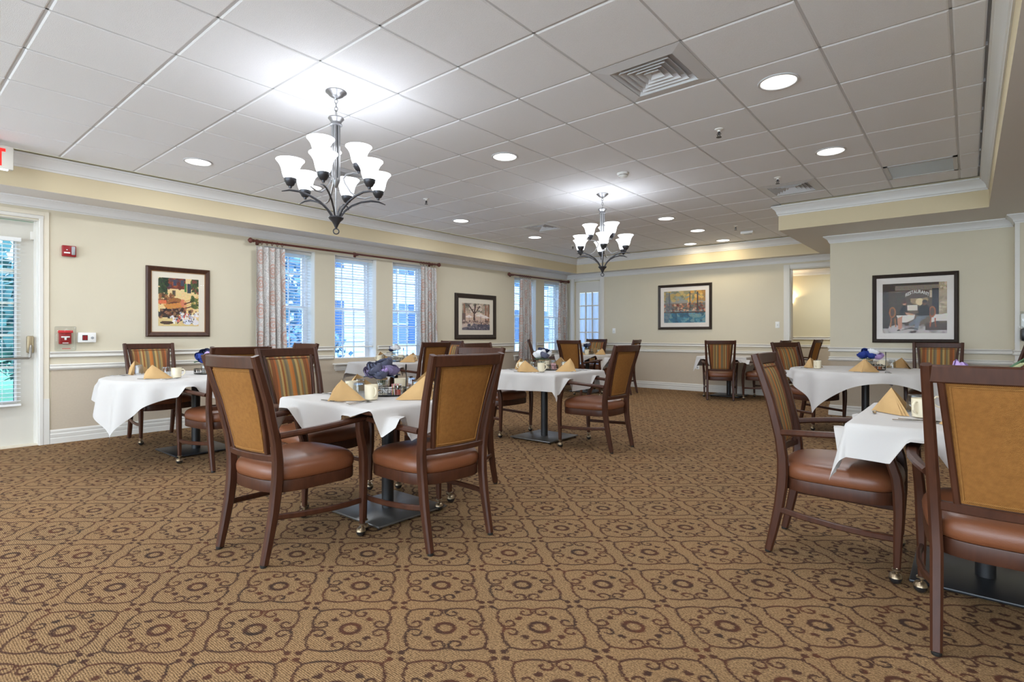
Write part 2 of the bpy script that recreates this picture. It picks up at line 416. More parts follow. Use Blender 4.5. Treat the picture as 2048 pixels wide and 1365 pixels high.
gb.span(DB0, DB1, YB, YB + .14, DBZ, ZC); gb.span(OB0, OB1, YB, YB + .14, OBZ, ZC)
wall_back = struct(gb.build('wall_back', 'wall_paint', None, 0))
wall_pic = struct(G().prism([(XC, YC), (XP, YC), (XP, YP), (XR, YP), (XR, YP + .3), (-1.2, YP + .6), (-1.2, YB), (XC, YB)], 0, ZC).build('wall_right', 'wall_paint', None, 0))
struct(G().span(XR, XR + .15, YR, YP + .3, 0, ZC).build('wall_side', 'wall_paint', None, 0))
g = G(); xs_ = [XL - WT, -6.9, -3.4, -3.2, .3, .5, 3.9, XR]                 # unseen rear wall; wide openings added so sky light lifts the ceiling
for i in range(0, len(xs_), 2): g.span(xs_[i], xs_[i + 1], YR - .15, YR, 0, ZC)
for i in range(1, len(xs_) - 1, 2): g.span(xs_[i], xs_[i + 1], YR - .15, YR, 0, .04); g.span(xs_[i], xs_[i + 1], YR - .15, YR, 2.5, ZC)
struct(g.build('wall_rear', 'wall_paint', None, 0))
# wallpaper below the lower rail
e = .004; wp = []
for a, b in ((YR, DY0 - .1), (DY1 + .1, YB)):
    gg = G().span(XL, XL + e, a, b, .0, .77)
    gg.build('wallpaper', 'wallpaper', wall_left, 0)
G().span(DB1 + .1, OB0 - .11, YB - e, YB, 0, .77).build('wallpaper', 'wallpaper', wall_back, 0)
G().span(XC - .0, XP, YC - e, YC, 0, .77).build('wallpaper', 'wallpaper', wall_pic, 0)
G().span(XP, XR, YP - e, YP, 0, .77).build('wallpaper', 'wallpaper', wall_pic, 0)
# soffits and the tray
sof = struct(G().span(XL, FL, YR, YB, ZS, ZC + .02).build('ceiling_soffit', ['fascia_paint', 'soffit_paint'], None, 0))
struct(G().span(FL, FBX, FB, YB, ZS, ZC + .02).build('ceiling_soffit', ['fascia_paint', 'soffit_paint'], None, 0))
struct(G().prism([(FBX, FBY), (FR, FBY), (FR, YR), (XR, YR), (XR, YB), (FBX, YB)], ZS, ZC + .02).build('ceiling_soffit', ['fascia_paint', 'soffit_paint'], None, 0))
for o in COL.objects:
    if o.name.startswith('ceiling_soffit'):
        for p in o.data.polygons:
            if abs(p.normal.z) > .9 and p.center.z < ZS + .01: p.material_index = 1
# ceiling deck, tiles and grid
ceil = struct(G().span(FL - .05, FR + .05, YR, FB + .05, ZC + .03, ZC + .06).build('ceiling', 'grid_white', None, 0))
VENTS = {(7, 4): 'diffuser', (7, 10): 'diffuser', (1, 10): 'diffuser', (1, 4): 'diffuser', (9, 10): 'grille'}
tile_cache = {}
def tile_mesh(w, h):
    k = (round(w, 3), round(h, 3))
    if k not in tile_cache:
        b = .010; a, c = w / 2, h / 2
        vs = [(-a, -c, .012), (a, -c, .012), (a, c, .012), (-a, c, .012), (-a + .002, -c + .002, .004), (a - .002, -c + .002, .004), (a - .002, c - .002, .004), (-a + .002, c - .002, .004), (-a + b, -c + b, 0), (a - b, -c + b, 0), (a - b, c - b, 0), (-a + b, c - b, 0)]
        fs = [(0, 4, 5, 1), (1, 5, 6, 2), (2, 6, 7, 3), (3, 7, 4, 0), (4, 8, 9, 5), (5, 9, 10, 6), (6, 10, 11, 7), (7, 11, 8, 4), (8, 11, 10, 9)]
        gm = G(); gm.add(vs, fs); tile_cache[k] = gm.mesh('ceiling_tile', 'tile_white', 0)
    return tile_cache[k]
cx0, cx1, cy1 = FL + .082, FR - .082, FB - .082
gap = .012
for b in range(-2, 11):
    for a in range(-6, 17):
        x0, x1 = max(gx(b), cx0 + .004), min(gx(b + 1), cx1 - .004); y0, y1 = gy(a), min(gy(a + 1), cy1 - .004)
        if y1 < YR: continue
        if gx(b) + .05 > FBX + .05 and y0 > FBY - .3: continue
        if x0 >= FBX - .09 - 1e-3 and y1 > FBY - .082: y1 = FBY - .086
        if x1 > FBX - .082 and x0 < FBX - .082 and y0 > FBY - .3: x1 = FBX - .086
        if x1 - x0 < .05 or y1 - y0 < .05 or (b, a) in VENTS: continue
        o = link('ceiling_tile', tile_mesh(x1 - x0 - gap, y1 - y0 - gap), ceil, ((x0 + x1) / 2, (y0 + y1) / 2, ZC))
for b in range(-1, 11):
    x = gx(b)
    if cx0 < x < cx1:
        yb = cy1 if x < FBX - .09 else FBY - .09
        G().span(x - .007, x + .007, YR, yb, ZC + .006, ZC + .028).build('grid_bar', 'grid_white', ceil, 0)
for a in range(-5, 17):
    y = gy(a)
    if y < cy1:
        xb = cx1 if y < FBY - .09 else FBX - .09
        G().span(cx0, xb, y - .007, y + .007, ZC + .006, ZC + .028).build('grid_bar', 'grid_white', ceil, 0)
# crowns
n = 0
def trim(path, prof, mt='crown_white', **k):
    global n; n += 1; return molding('trim_%d' % n, path, prof, mt, **k)
trim([(FL, YR), (FL, FB), (FBX, FB), (FBX, FBY), (FR, FBY), (FR, YR)], [(o * .95, ZC - .014 + h * 1.2) for o, h in CROWN])
trim([(XL, YR), (XL, YB), (XC, YB)], crown(ZS, .9))
trim([(XC, YB), (XC, YC), (XP, YC), (XP, YP), (XR, YP), (XR, YR)], crown(ZS, .95))
# chair rails
for prof in (RAIL_U, RAIL_L):
    segs = [YR, DY0 - .1, DY1 + .085] + [v for p in WIN for v in (p[0] - .02, p[1] + .02)] + [YB]
    for i in range(0, len(segs), 2):
        if segs[i + 1] - segs[i] > .06: trim([(XL, segs[i]), (XL, segs[i + 1])], prof, 'trim_white')
    trim([(DB1 + .11, YB), (OB0 - .11, YB)], prof, 'trim_white')
    trim([(XC, YC + 1.0), (XC, YC), (XP, YC), (XP, YP), (XR, YP)], prof, 'trim_white')
for nm, pa in (('baseboard_left', [(XL, DY1 + .085), (XL, YB)]), ('baseboard_back', [(DB1 + .11, YB), (OB0 - .11, YB)]), ('baseboard_right', [(XC, YB), (XC, YC), (XP, YC), (XP, YP), (XR, YP)])):
    struct(molding(nm, pa, BASE, 'trim_white'))
# white corner guard on the pilaster edge
struct(G().prism([(XP - .006, YP - .006), (XP + .036, YP - .006), (XP + .036, YP), (XP, YP), (XP, YP + .036), (XP - .006, YP + .036)], .15, 2.42).build('trim_60', 'trim_white', None, 0))

# ------------------------------------------------------------------ windows
def window(k, y0, y1):
    W = thing('window_%d' % k, None, None, (XL, 0, 0), kind='structure')
    xf = -.20; xo = -.26; ym = (y0 + y1) / 2; zm = 1.53
    jb = G(); jb.span(-.27, 0, y0, y0 + .012, WZ0, WZ1); jb.span(-.27, 0, y1 - .012, y1, WZ0, WZ1); jb.span(-.27, 0, y0 + .012, y1 - .012, WZ1 - .012, WZ1)
    jb.build('window_jamb', 'trim_white', W, 0)
    fr = G()
    for a, b in ((y0 + .012, y0 + .045), (y1 - .045, y1 - .012)): fr.span(xo, xf, a, b, WZ0, WZ1)
    fr.span(xo, xf, y0 + .045, y1 - .045, WZ1 - .04, WZ1 - .012); fr.span(xo, xf, y0 + .045, y1 - .045, WZ0, WZ0 + .035)
    fr.build('window_frame', 'sash_white', W, 0)
    for nm, za, zb, x in (('upper_sash', zm - .02, WZ1 - .04, -.245), ('lower_sash', WZ0 + .035, zm + .02, -.215)):
        s = G(); t = .035; a, b = y0 + .045, y1 - .045
        s.span(x - .015, x + .015, a, a + t, za, zb); s.span(x - .015, x + .015, b - t, b, za, zb)
        s.span(x - .015, x + .015, a + t, b - t, za, za + .04); s.span(x - .015, x + .015, a + t, b - t, zb - .04, zb)
        S = s.build(nm, 'sash_white', W, 0)
        ya, yb2, z0, z1 = a + t, b - t, za + .04, zb - .04
        for i in (1, 2):
            yy = ya + (yb2 - ya) * i / 3; G().span(x - .008, x + .008, yy - .008, yy + .008, z0, z1).build('muntin', 'sash_white', S, 0)
            zz = z0 + (z1 - z0) * i / 3; G().span(x - .0075, x + .0075, ya, yb2, zz - .008, zz + .008).build('muntin', 'sash_white', S, 0)
        for i in range(3):
            for j in range(3):
                p0, p1 = ya + (yb2 - ya) * i / 3, ya + (yb2 - ya) * (i + 1) / 3; q0, q1 = z0 + (z1 - z0) * j / 3, z0 + (z1 - z0) * (j + 1) / 3
                G().span(x - .002, x + .002, p0 + .008, p1 - .008, q0 + .008, q1 - .008).build('pane', 'pane', S, 0)
    sl = G(); sl.bevbox((-.09, ym, WZ0 - .012), (.36, y1 - y0 + .06, .024), .005); sl.bevbox((.012, ym, WZ0 - .06), (.024, y1 - y0 + .02, .07), .006); sl.bevbox((.008, ym, WZ0 - .105), (.016, y1 - y0 - .01, .02), .004)
    sl.build('window_sill', 'trim_white', W)
for k, (a, b) in enumerate(WIN): window(k + 1, a, b)
BLAB = ['white slatted blind in the window beside the market street picture', 'white slatted blind in the middle window of the set of three', 'white slatted blind in the window with the street lamp outside', 'white slatted blind in the narrow window next to the umbrella picture', 'white slatted blind in the window closest to the french door']
def blind(k, x, y0, y1, ztop, zbot, lab, tilt=.10, dep=.048, pitch=.042):
    B = thing('window_blind', lab, 'blind', (x, (y0 + y1) / 2, zbot), 0, 'slatted window blinds')
    W = y1 - y0; Hh = ztop - zbot
    G().bevbox((0, 0, Hh - .02), (.05, W, .04), .004).build('head_rail', 'blind_white', B)
    G().bevbox((0, 0, .011), (dep, W, .022), .004).build('bottom_rail', 'blind_white', B)
    c, s = math.cos(tilt), math.sin(tilt); h = dep / 2; t = .0014
    gm = G(); vs = []
    for yy in (-W / 2 + .004, W / 2 - .004):
        for u, zc in ((-h, 0), (0, .003), (h, 0)):
            vs += [(u * c, yy, u * s + zc + t), (u * c, yy, u * s + zc - t)]
    gm.add(vs, [(0, 2, 8, 6), (2, 4, 10, 8), (1, 7, 9, 3), (3, 9, 11, 5), (0, 6, 7, 1), (4, 5, 11, 10), (0, 1, 3, 2), (2, 3, 5, 4), (6, 8, 9, 7), (8, 10, 11, 9)])
    me = gm.mesh('slat', 'blind_white', 0)
    nS = int((Hh - .07) / pitch)
    for i in range(nS): link('slat', me, B, (0, 0, .05 + i * pitch))
    for q in (-.30, .30):
        for ss in (-1, 1): G().cyl((ss * h, q * W, .01), (ss * h, q * W, Hh - .03), .0011, n=5).build('ladder_cord', 'blind_white', B, 0)
    G().cyl((h + .012, -W / 2 + .05, Hh * .45), (h + .008, -W / 2 + .05, Hh - .04), .004, n=6).build('tilt_wand', 'blind_white', B)
for k, (a, b) in enumerate(WIN): blind(k, XL - .10, a + .018, b - .018, WZ1 - .014, .93, BLAB[k])

# ------------------------------------------------------------------ exit door (left wall)
D = thing('door_1', None, None, (XL, 0, 0), kind='structure')
xd = -.13
dg = G(); l0, l1, lz0, lz1 = .42, 1.02, .46, 2.10
dg.span(xd - .045, xd, DY0 + .005, l0, .012, DZ - .012); dg.span(xd - .045, xd, l1, DY1 - .006, .012, DZ - .012)
dg.span(xd - .045, xd, l0, l1, .012, lz0); dg.span(xd - .045, xd, l0, l1, lz1, DZ - .012)
dg.build('door_leaf', 'door_paint', D, 0)
lf = G()
for a, b, c, d in ((l0 - .02, l0, lz0 - .02, lz1 + .02), (l1, l1 + .02, lz0 - .02, lz1 + .02), (l0, l1, lz0 - .02, lz0), (l0, l1, lz1, lz1 + .02)): lf.span(xd - .05, xd + .012, a, b, c, d)
lf.build('lite_frame', 'trim_white', D, 0)
for zz in (.80, 1.125, 1.45, 1.775): G().span(xd - .035, xd - .015, l0, l1, zz - .012, zz + .012).build('muntin', 'jamb_cream', D, 0)
for yy in (.62, .82): G().span(xd - .034, xd - .016, yy - .010, yy + .010, lz0, lz1).build('muntin', 'jamb_cream', D, 0)
G().span(xd - .028, xd - .024, l0, l1, lz0, lz1).build('pane', 'pane', D, 0)
jb = G()
for a, b in ((DY0 - .0, DY0 + .004), (DY1 - .004, DY1)): jb.span(-WT, 0, a, b, 0, DZ)
jb.span(-WT, 0, DY0, DY1, DZ - .004, DZ); jb.span(xd - .06, xd + .03, DY1 - .02, DY1 - .004, 0, DZ)
jb.build('door_jamb', 'trim_white', D, 0)
cs = G(); cs.sweep([(.008, DY1 + .018, 0), (.008, DY1 + .018, DZ + .02)], (.036, .022), (0, 1, 0)); cs.sweep([(.009, DY0 - .05, DZ + .03), (.009, DY1 + .036, DZ + .03)], (.022, .036), (1, 0, 0))
cs.build('door_casing', 'trim_white', D)
c2 = G(); c2.span(.0, .012, DY1 + .036, DY1 + .08, .47, DZ + .09); c2.span(0, .012, DY0 - .08, DY1 + .036, DZ + .05, DZ + .09); c2.build('casing_cover', 'jamb_cream', D, 0)
G().span(0, .016, DY1 + .036, DY1 + .082, 0, .47).build('plinth_block', 'trim_white', D, 0)
G().span(-.24, -.02, DY0, DY1, 0, .012).build('threshold', 'jamb_cream', D, 0)
h = G(); h.bevbox((xd + .03, 1.138, 1.03), (.055, .055, .175), .012); H_ = h.build('panic_bar', 'brass_worn', D)
hb = G(); hb.tube([(xd + .05, 1.14, 1.02), (xd + .075, 1.135, .97), (xd + .08, 1.13, .90), (xd + .078, 1.12, .892), (xd + .078, .28, .885)], [.012, .012, .011, .011, .011], 10); hb.build('push_rod', 'bar_steel', H_)
G().bevbox((xd + .012, 1.158, 2.15), (.03, .03, .085), .004).build('door_contact', 'trim_white', D)
blind(9, XL + xd + .045, .36, 1.065, 2.11, .41, 'white slatted blind hung over the glass of the exit door', pitch=.0415)

# ------------------------------------------------------------------ french door (back wall)
F = thing('door_2', None, None, (0, YB, 0), kind='structure')
yd = .05; a0, a1 = DB0, DB1; p0, p1 = a0 + .085, a1 - .075; zt, zb_ = 2.10, .26
dg = G(); dg.span(a0, p0, yd, yd + .04, .01, DBZ - .01); dg.span(p1, a1, yd, yd + .04, .01, DBZ - .01); dg.span(p0, p1, yd, yd + .04, zt, DBZ - .01); dg.span(p0, p1, yd, yd + .04, .01, zb_)
dg.build('door_leaf', 'trim_white', F, 0)
for i in (1, 2):
    xx = p0 + (p1 - p0) * i / 3; G().span(xx - .012, xx + .012, yd + .004, yd + .036, zb_, zt).build('muntin', 'trim_white', F, 0)
for j in range(1, 6):
    zz = zb_ + (zt - zb_) * j / 6; G().span(p0, p1, yd + .005, yd + .035, zz - .012, zz + .012).build('muntin', 'trim_white', F, 0)
for i in range(3):
    for j in range(6):
        q0 = p0 + (p1 - p0) * i / 3 + .012; q1 = p0 + (p1 - p0) * (i + 1) / 3 - .012; r0 = zb_ + (zt - zb_) * j / 6 + .012; r1 = zb_ + (zt - zb_) * (j + 1) / 6 - .012
        G().span(q0, q1, yd + .018, yd + .022, r0, r1).build('pane', 'pane', F, 0)
cs = G(); cs.bevbox((DB1 + .055, -.012, (DBZ + .06) / 2), (.11, .026, DBZ + .06), .005); cs.bevbox((DB0 - .06, -.012, (DBZ + .06) / 2), (.10, .026, DBZ + .06), .005); cs.bevbox(((DB0 + DB1) / 2, -.012, DBZ + .03), (DB1 - DB0, .026, .06), .005)
cs.build('door_casing', 'trim_white', F)
kn = G(); kn.lathe([(.0, 0), (.022, 0), (.022, .006), (.008, .012), (.008, .03), (.02, .04), (.024, .052), (.014, .062), (0, .064)], 16, (p1 + .035, yd, .98), (0, -1, 0)); kn.build('door_knob', 'brass_worn', F)
# sun porch behind the french door
pr = G(); pr.span(-7.9, -5.2, YB + 2.6, YB + 2.7, 0, 2.6); pr.span(-5.3, -5.2, YB + .14, YB + 2.6, 0, 2.6); pr.span(-7.9, -5.2, YB + .14, YB + 2.7, 2.6, 2.7)
pr.span(-7.9, -7.8, YB + .14, YB + 2.6, 0, .9); pr.span(-7.9, -7.8, YB + .14, YB + .5, .9, 2.6); pr.span(-7.9, -7.8, YB + 2.2, YB + 2.6, .9, 2.6)
struct(pr.build('wall_porch', 'trim_white', None, 0))
struct(G().span(-7.9, -5.2, YB + .14, YB + 2.7, -.1, .004).build('floor_porch', 'jamb_cream', None, 0))
def drape(name, x0, x1, y, z0, z1, waves, amp, mt, lab, cat, group=None, axis='x', parent=None, spread=1.0, seed=0):
    """a hung pleated cloth from (x0..x1) at depth y; axis says which way it runs"""
    nu, nv = waves * 12, 24; W = x1 - x0; ph = seed * 1.3
    def fn(u, v):
        z = z1 + (z0 - z1) * v
        a = amp * (.55 + .6 * v) * math.sin(2 * PI * waves * u + ph + .5 * math.sin(5 * u + 2 * v + ph)) + .006 * math.sin(9 * v + 13 * u)
        q = x0 + W * (u + (.10 * (v ** 1.5) * (u - .5) * spread)) + .012 * math.sin(2 * PI * waves * u * 2 + ph) * v
        return (q, y + a, z) if axis == 'x' else (y + a, q, z)
    g = G(); g.grid(fn, nu, nv); o = g.build(name, mt, parent, 80)
    uv = o.data.uv_layers.new(name='UVMap'); m = nv + 1
    cloth = W * 2.1
    for lp in o.data.loops:
        i, j = divmod(lp.vertex_index, m); uv.data[lp.index].uv = (i / nu * cloth + seed * .37, z1 - (z1 - z0) * j / nv)
    if not parent: tag(o, lab, cat, group)
    return o
drape('sheer_curtain', -7.12, -6.28, YB + .24, .03, 2.2, 7, .03, 'door_sheer', 'white sheer curtain hanging behind the french door panes', 'curtain')

# ------------------------------------------------------------------ hall beyond the opening
hw = G(); hw.span(-6.0, .8, 13.25, 13.4, 0, 2.6); hw.span(-5.0, -4.9, YB + .14, 13.25, 0, 2.6); hw.span(.7, .8, YB + .14, 13.25, 0, 2.6)
struct(hw.build('wall_hall', 'hall_paint', None, 0))
struct(G().span(-5.2, .8, YB + .14, 13.4, 2.55, 2.65).build('ceiling_hall', 'hall_ceiling', None, 0))
trim([(-4.9, 13.25), (.7, 13.25)], crown(2.55, 1.3))
for dz in (0, .12):
    trim([(-4.9, 13.25), (.7, 13.25)], [(o, z + .125) for o, z in RAIL_U] if dz == 0 else [(o, z + .085) for o, z in RAIL_L], 'trim_white')
struct(molding('baseboard_hall', [(-4.9, 13.25), (.7, 13.25)], BASE, 'trim_white'))
G().span(-4.9, .7, 13.246, 13.25, 0, .85).build('wallpaper', 'wallpaper', bpy.data.objects['wall_hall'], 0)
cs = G(); cs.bevbox((OB0 - .052, YB - .013, (OBZ + .075) / 2), (.105, .026, OBZ + .075), .006); cs.bevbox(((OB0 + OB1) / 2, YB - .013, OBZ + .0375), (OB1 - OB0, .026, .075), .006)
cs.span(OB0, OB0 + .012, YB, YB + .14, 0, OBZ); cs.span(OB0, OB1, YB, YB + .14, OBZ - .012, OBZ)
struct(cs.build('door_3', 'trim_white'))
def lamp(name, kind, loc, energy, col=(1, .93, .82), size=.05, rot=None, parent=None):
    d = bpy.data.lights.new(name, kind); d.energy = energy; d.color = col
    if kind == 'AREA': d.shape = 'DISK'; d.size = size
    else: d.shadow_soft_size = size
    o = bpy.data.objects.new(name, d); COL.objects.link(o); o.location = loc; o.parent = parent
    if rot: o.rotation_euler = rot
    return o
sc = thing('wall_sconce', 'lit half-bowl wall sconce on the hall wall beyond the opening', 'sconce', (-3.08, 13.25, 1.74))
def bowl(u, v):
    a = PI * u; r = .14 * (.25 + .75 * v ** .6); return (r * math.cos(a), -r * math.sin(a) * .7 - .004, .20 * v)
gg = G(); gg.grid(bowl, 16, 6); gg.build('sconce_bowl', 'sconce', sc); G().bevbox((0, -.012, .05), (.09, .022, .12), .005).build('sconce_plate', 'nickel', sc)
lamp('sconce_bulb', 'POINT', (0, -.06, .16), 14, (1, .84, .6), .04, parent=sc)

# ------------------------------------------------------------------ ceiling fixtures
def can_light(x, y, lab, z=ZC, group='recessed ceiling lights', en=CAN_W, col=(.89, .945, 1.0)):
    c = thing('recessed_light', lab, 'ceiling light', (x, y, z), 0, group)
    G().lathe([(.128, .002), (.130, -.005), (.124, -.009), (.113, -.008), (.110, -.003), (.110, .002)], 32, cap=False).build('trim_ring', 'can_ring', c)
    l = G(); l.lathe([(0, -.007), (.05, -.006), (.085, -.005), (.110, -.003)], 32, cap=False); l.build('lens', 'can_lens', c)
    lamp('can_lamp', 'AREA', (0, 0, -.012), en, col, .20, parent=c)
    return c
CANS = [(0, 2), (0, 4), (4, 5), (8, 5), (8, 8), (0, 8), (0, 11), (4, 11), (4, 13), (4, 15), (3, 15)]
CL = ['recessed light over the round table with blue flowers', 'recessed light between the first diffuser and the window rod', 'recessed light midway between the two chandeliers', 'recessed light beside the large square diffuser', 'recessed light beside the slatted return grille',
      'recessed light above the triple window wall beyond the sprinkler', 'recessed light beside the white framed diffuser', 'recessed light just past the far chandelier', 'recessed light next to the ceiling emergency box', 'recessed light of a close pair by the back fascia, nearer the hall opening', 'recessed light of a close pair by the back fascia, nearer the french door']
for (b, a), L_ in zip(CANS, CL): can_light(gx(b + .5), gy(a + .5), L_, **({'en': 5.0, 'col': (1, .86, .6)} if a == 15 else {}))
for b, a in ((0, -1), (4, -1), (8, 2), (8, -1), (0, -4), (8, -4)):
    can_light(gx(b + .5), gy(a + .5), 'added unseen recessed light in the ceiling behind the dining tables')  # out-of-view lamps added to give the room enough light
can_light(-2.25, 12.2, 'recessed light in the hall ceiling beyond the opening', 2.55, None, 22)
can_light(-6.6, YB + 1.3, 'added recessed light in the porch behind the french door', 2.6, None, 40)  # lamp added to brighten the porch seen through the panes
for x, y in ((2.0, 6.2), (2.0, 2.5), (2.0, -1.2)): can_light(x, y, 'added unseen recessed light in the low soffit away from the tables', ZS, 'added soffit recessed lights', 7)  # extra lamps beyond the view, added to fill the room with light
def diffuser(b, a, lab, bright=False):
    c = thing('air_diffuser', lab, 'air vent', (gx(b + .5), gy(a + .5), ZC), 0, 'square ceiling diffusers')
    R = T / 2 - .008; m = 'plate_white' if bright else 'vent_white'
    f = G(); i_ = .215
    for p in range(4):
        M_ = Matrix.Rotation(p * PI / 2, 3, 'Z')
        vs = [M_ @ Vector(q) for q in ((-R, -R, .004), (R, -R, .004), (i_, -i_, -.006), (-i_, -i_, -.006), (-R, -R, .014), (R, -R, .014), (i_, -i_, .02), (-i_, -i_, .02))]
        f.add(vs, [(0, 3, 2, 1), (2, 3, 7, 6), (0, 1, 5, 4)])
    f.build('frame_panel', m, c, 0)
    G().span(-i_, i_, -i_, i_, .075, .08).build('plenum', 'dark_gap', c, 0)
    for q in range(5):
        ro = i_ - .004 - q * .040; ri = max(ro - .029, .001); z0, z1 = -.004 + .002 * q, .045
        f = G()
        for p in range(4):
            M_ = Matrix.Rotation(p * PI / 2, 3, 'Z'); t = .004
            vs = [M_ @ Vector(v) for v in ((-ro, -ro, z0), (ro, -ro, z0), (ri, -ri, z1), (-ri, -ri, z1), (-ro, -ro, z0 + t), (ro, -ro, z0 + t), (ri, -ri, z1 + t), (-ri, -ri, z1 + t))]
            f.add(vs, [(0, 1, 2, 3), (4, 7, 6, 5), (0, 4, 5, 1)])
        f.build('louver', 'vent_white', c, 0)
diffuser(7, 4, 'large square louvred diffuser beside the recessed light')
diffuser(7, 10, 'square louvred diffuser at the edge of the soffit bump')
diffuser(1, 10, 'white framed square diffuser above the umbrella picture', True)
diffuser(1, 4, 'square louvred diffuser behind the chandelier over the square table')
gr = thing('return_grille', 'slatted rectangular return air grille in the corner of the raised ceiling', 'air vent', (gx(9.5), gy(10.5), ZC))
f = G(); R = T / 2 - .008
for p in range(4):
    M_ = Matrix.Rotation(p * PI / 2, 3, 'Z'); f.box(M_ @ Vector((0, -R + .018, .004)), (2 * R, .036, .012), M=M_)
f.build('grille_frame', 'vent_white', gr, 0); G().span(-R, R, -R, R, .03, .034).build('plenum', 'vent_metal', gr, 0)
sl = G(); sl.box((0, 0, 0), (2 * R - .07, .013, .0012), M=Matrix.Rotation(.7, 3, 'X')); sm = sl.mesh('slat', 'plate_white', 0)
for i in range(36): link('slat', sm, gr, (0, -R + .042 + i * (2 * R - .084) / 35, .006))
def sprinkler(b, a, lab):
    c = thing('sprinkler_head', lab, 'sprinkler', (gx(b), gy(a), ZC), 0, 'ceiling sprinklers')
    G().lathe([(.036, 0), (.034, -.006), (.014, -.012), (.012, -.022)], 20).build('escutcheon', 'plate_white', c)
    s = G(); s.cyl((0, 0, -.02), (0, 0, -.05), .007, n=10); s.tube([(-.006, 0, -.028), (-.016, 0, -.042), (-.004, 0, -.064)], .003, 6); s.tube([(.006, 0, -.028), (.016, 0, -.042), (.004, 0, -.064)], .003, 6); s.build('sprinkler_frame', 'nickel_dark', c)
    G().lathe([(0, -.064), (.02, -.066), (.022, -.069), (0, -.069)], 16).build('deflector', 'nickel_dark', c)
sprinkler(7.5, 6.5, 'ceiling sprinkler close to the large square diffuser'); sprinkler(7.5, 9.5, 'ceiling sprinkler beside the diffuser at the soffit bump')
sprinkler(1.5, 6.5, 'ceiling sprinkler above the triple window curtain rod'); sprinkler(5.5, 13.5, 'ceiling sprinkler next to the flat emergency box'); sprinkler(.55, 13.4, 'ceiling sprinkler above the corner with the french door')
sd = thing('smoke_detector', 'round white smoke detector on the ceiling near the far chandelier', 'smoke detector', (gx(5.5), gy(7.5), ZC))
G().lathe([(.062, 0), (.062, -.012), (.056, -.016)], 24).build('detector_base', 'plate_white', sd); G().lathe([(.05, -.016), (.048, -.03), (.04, -.042), (.02, -.05), (0, -.051)], 24).build('detector_head', 'plate_white', sd); G().lathe([(.0495, -.022), (.0495, -.027)], 24, cap=False).build('sensor_slot', 'plate_dot', sd)
eb = thing('emergency_box', 'flat white box fixture on the ceiling by the back fascia', 'ceiling box', (gx(5.5), gy(14.5), ZC))
G().bevbox((0, 0, -.022), (.2, .13, .044), .01).build('box_body', 'plate_white', eb); G().bevbox((0, 0, -.046), (.12, .06, .006), .002).build('box_lens', 'vent_metal', eb)

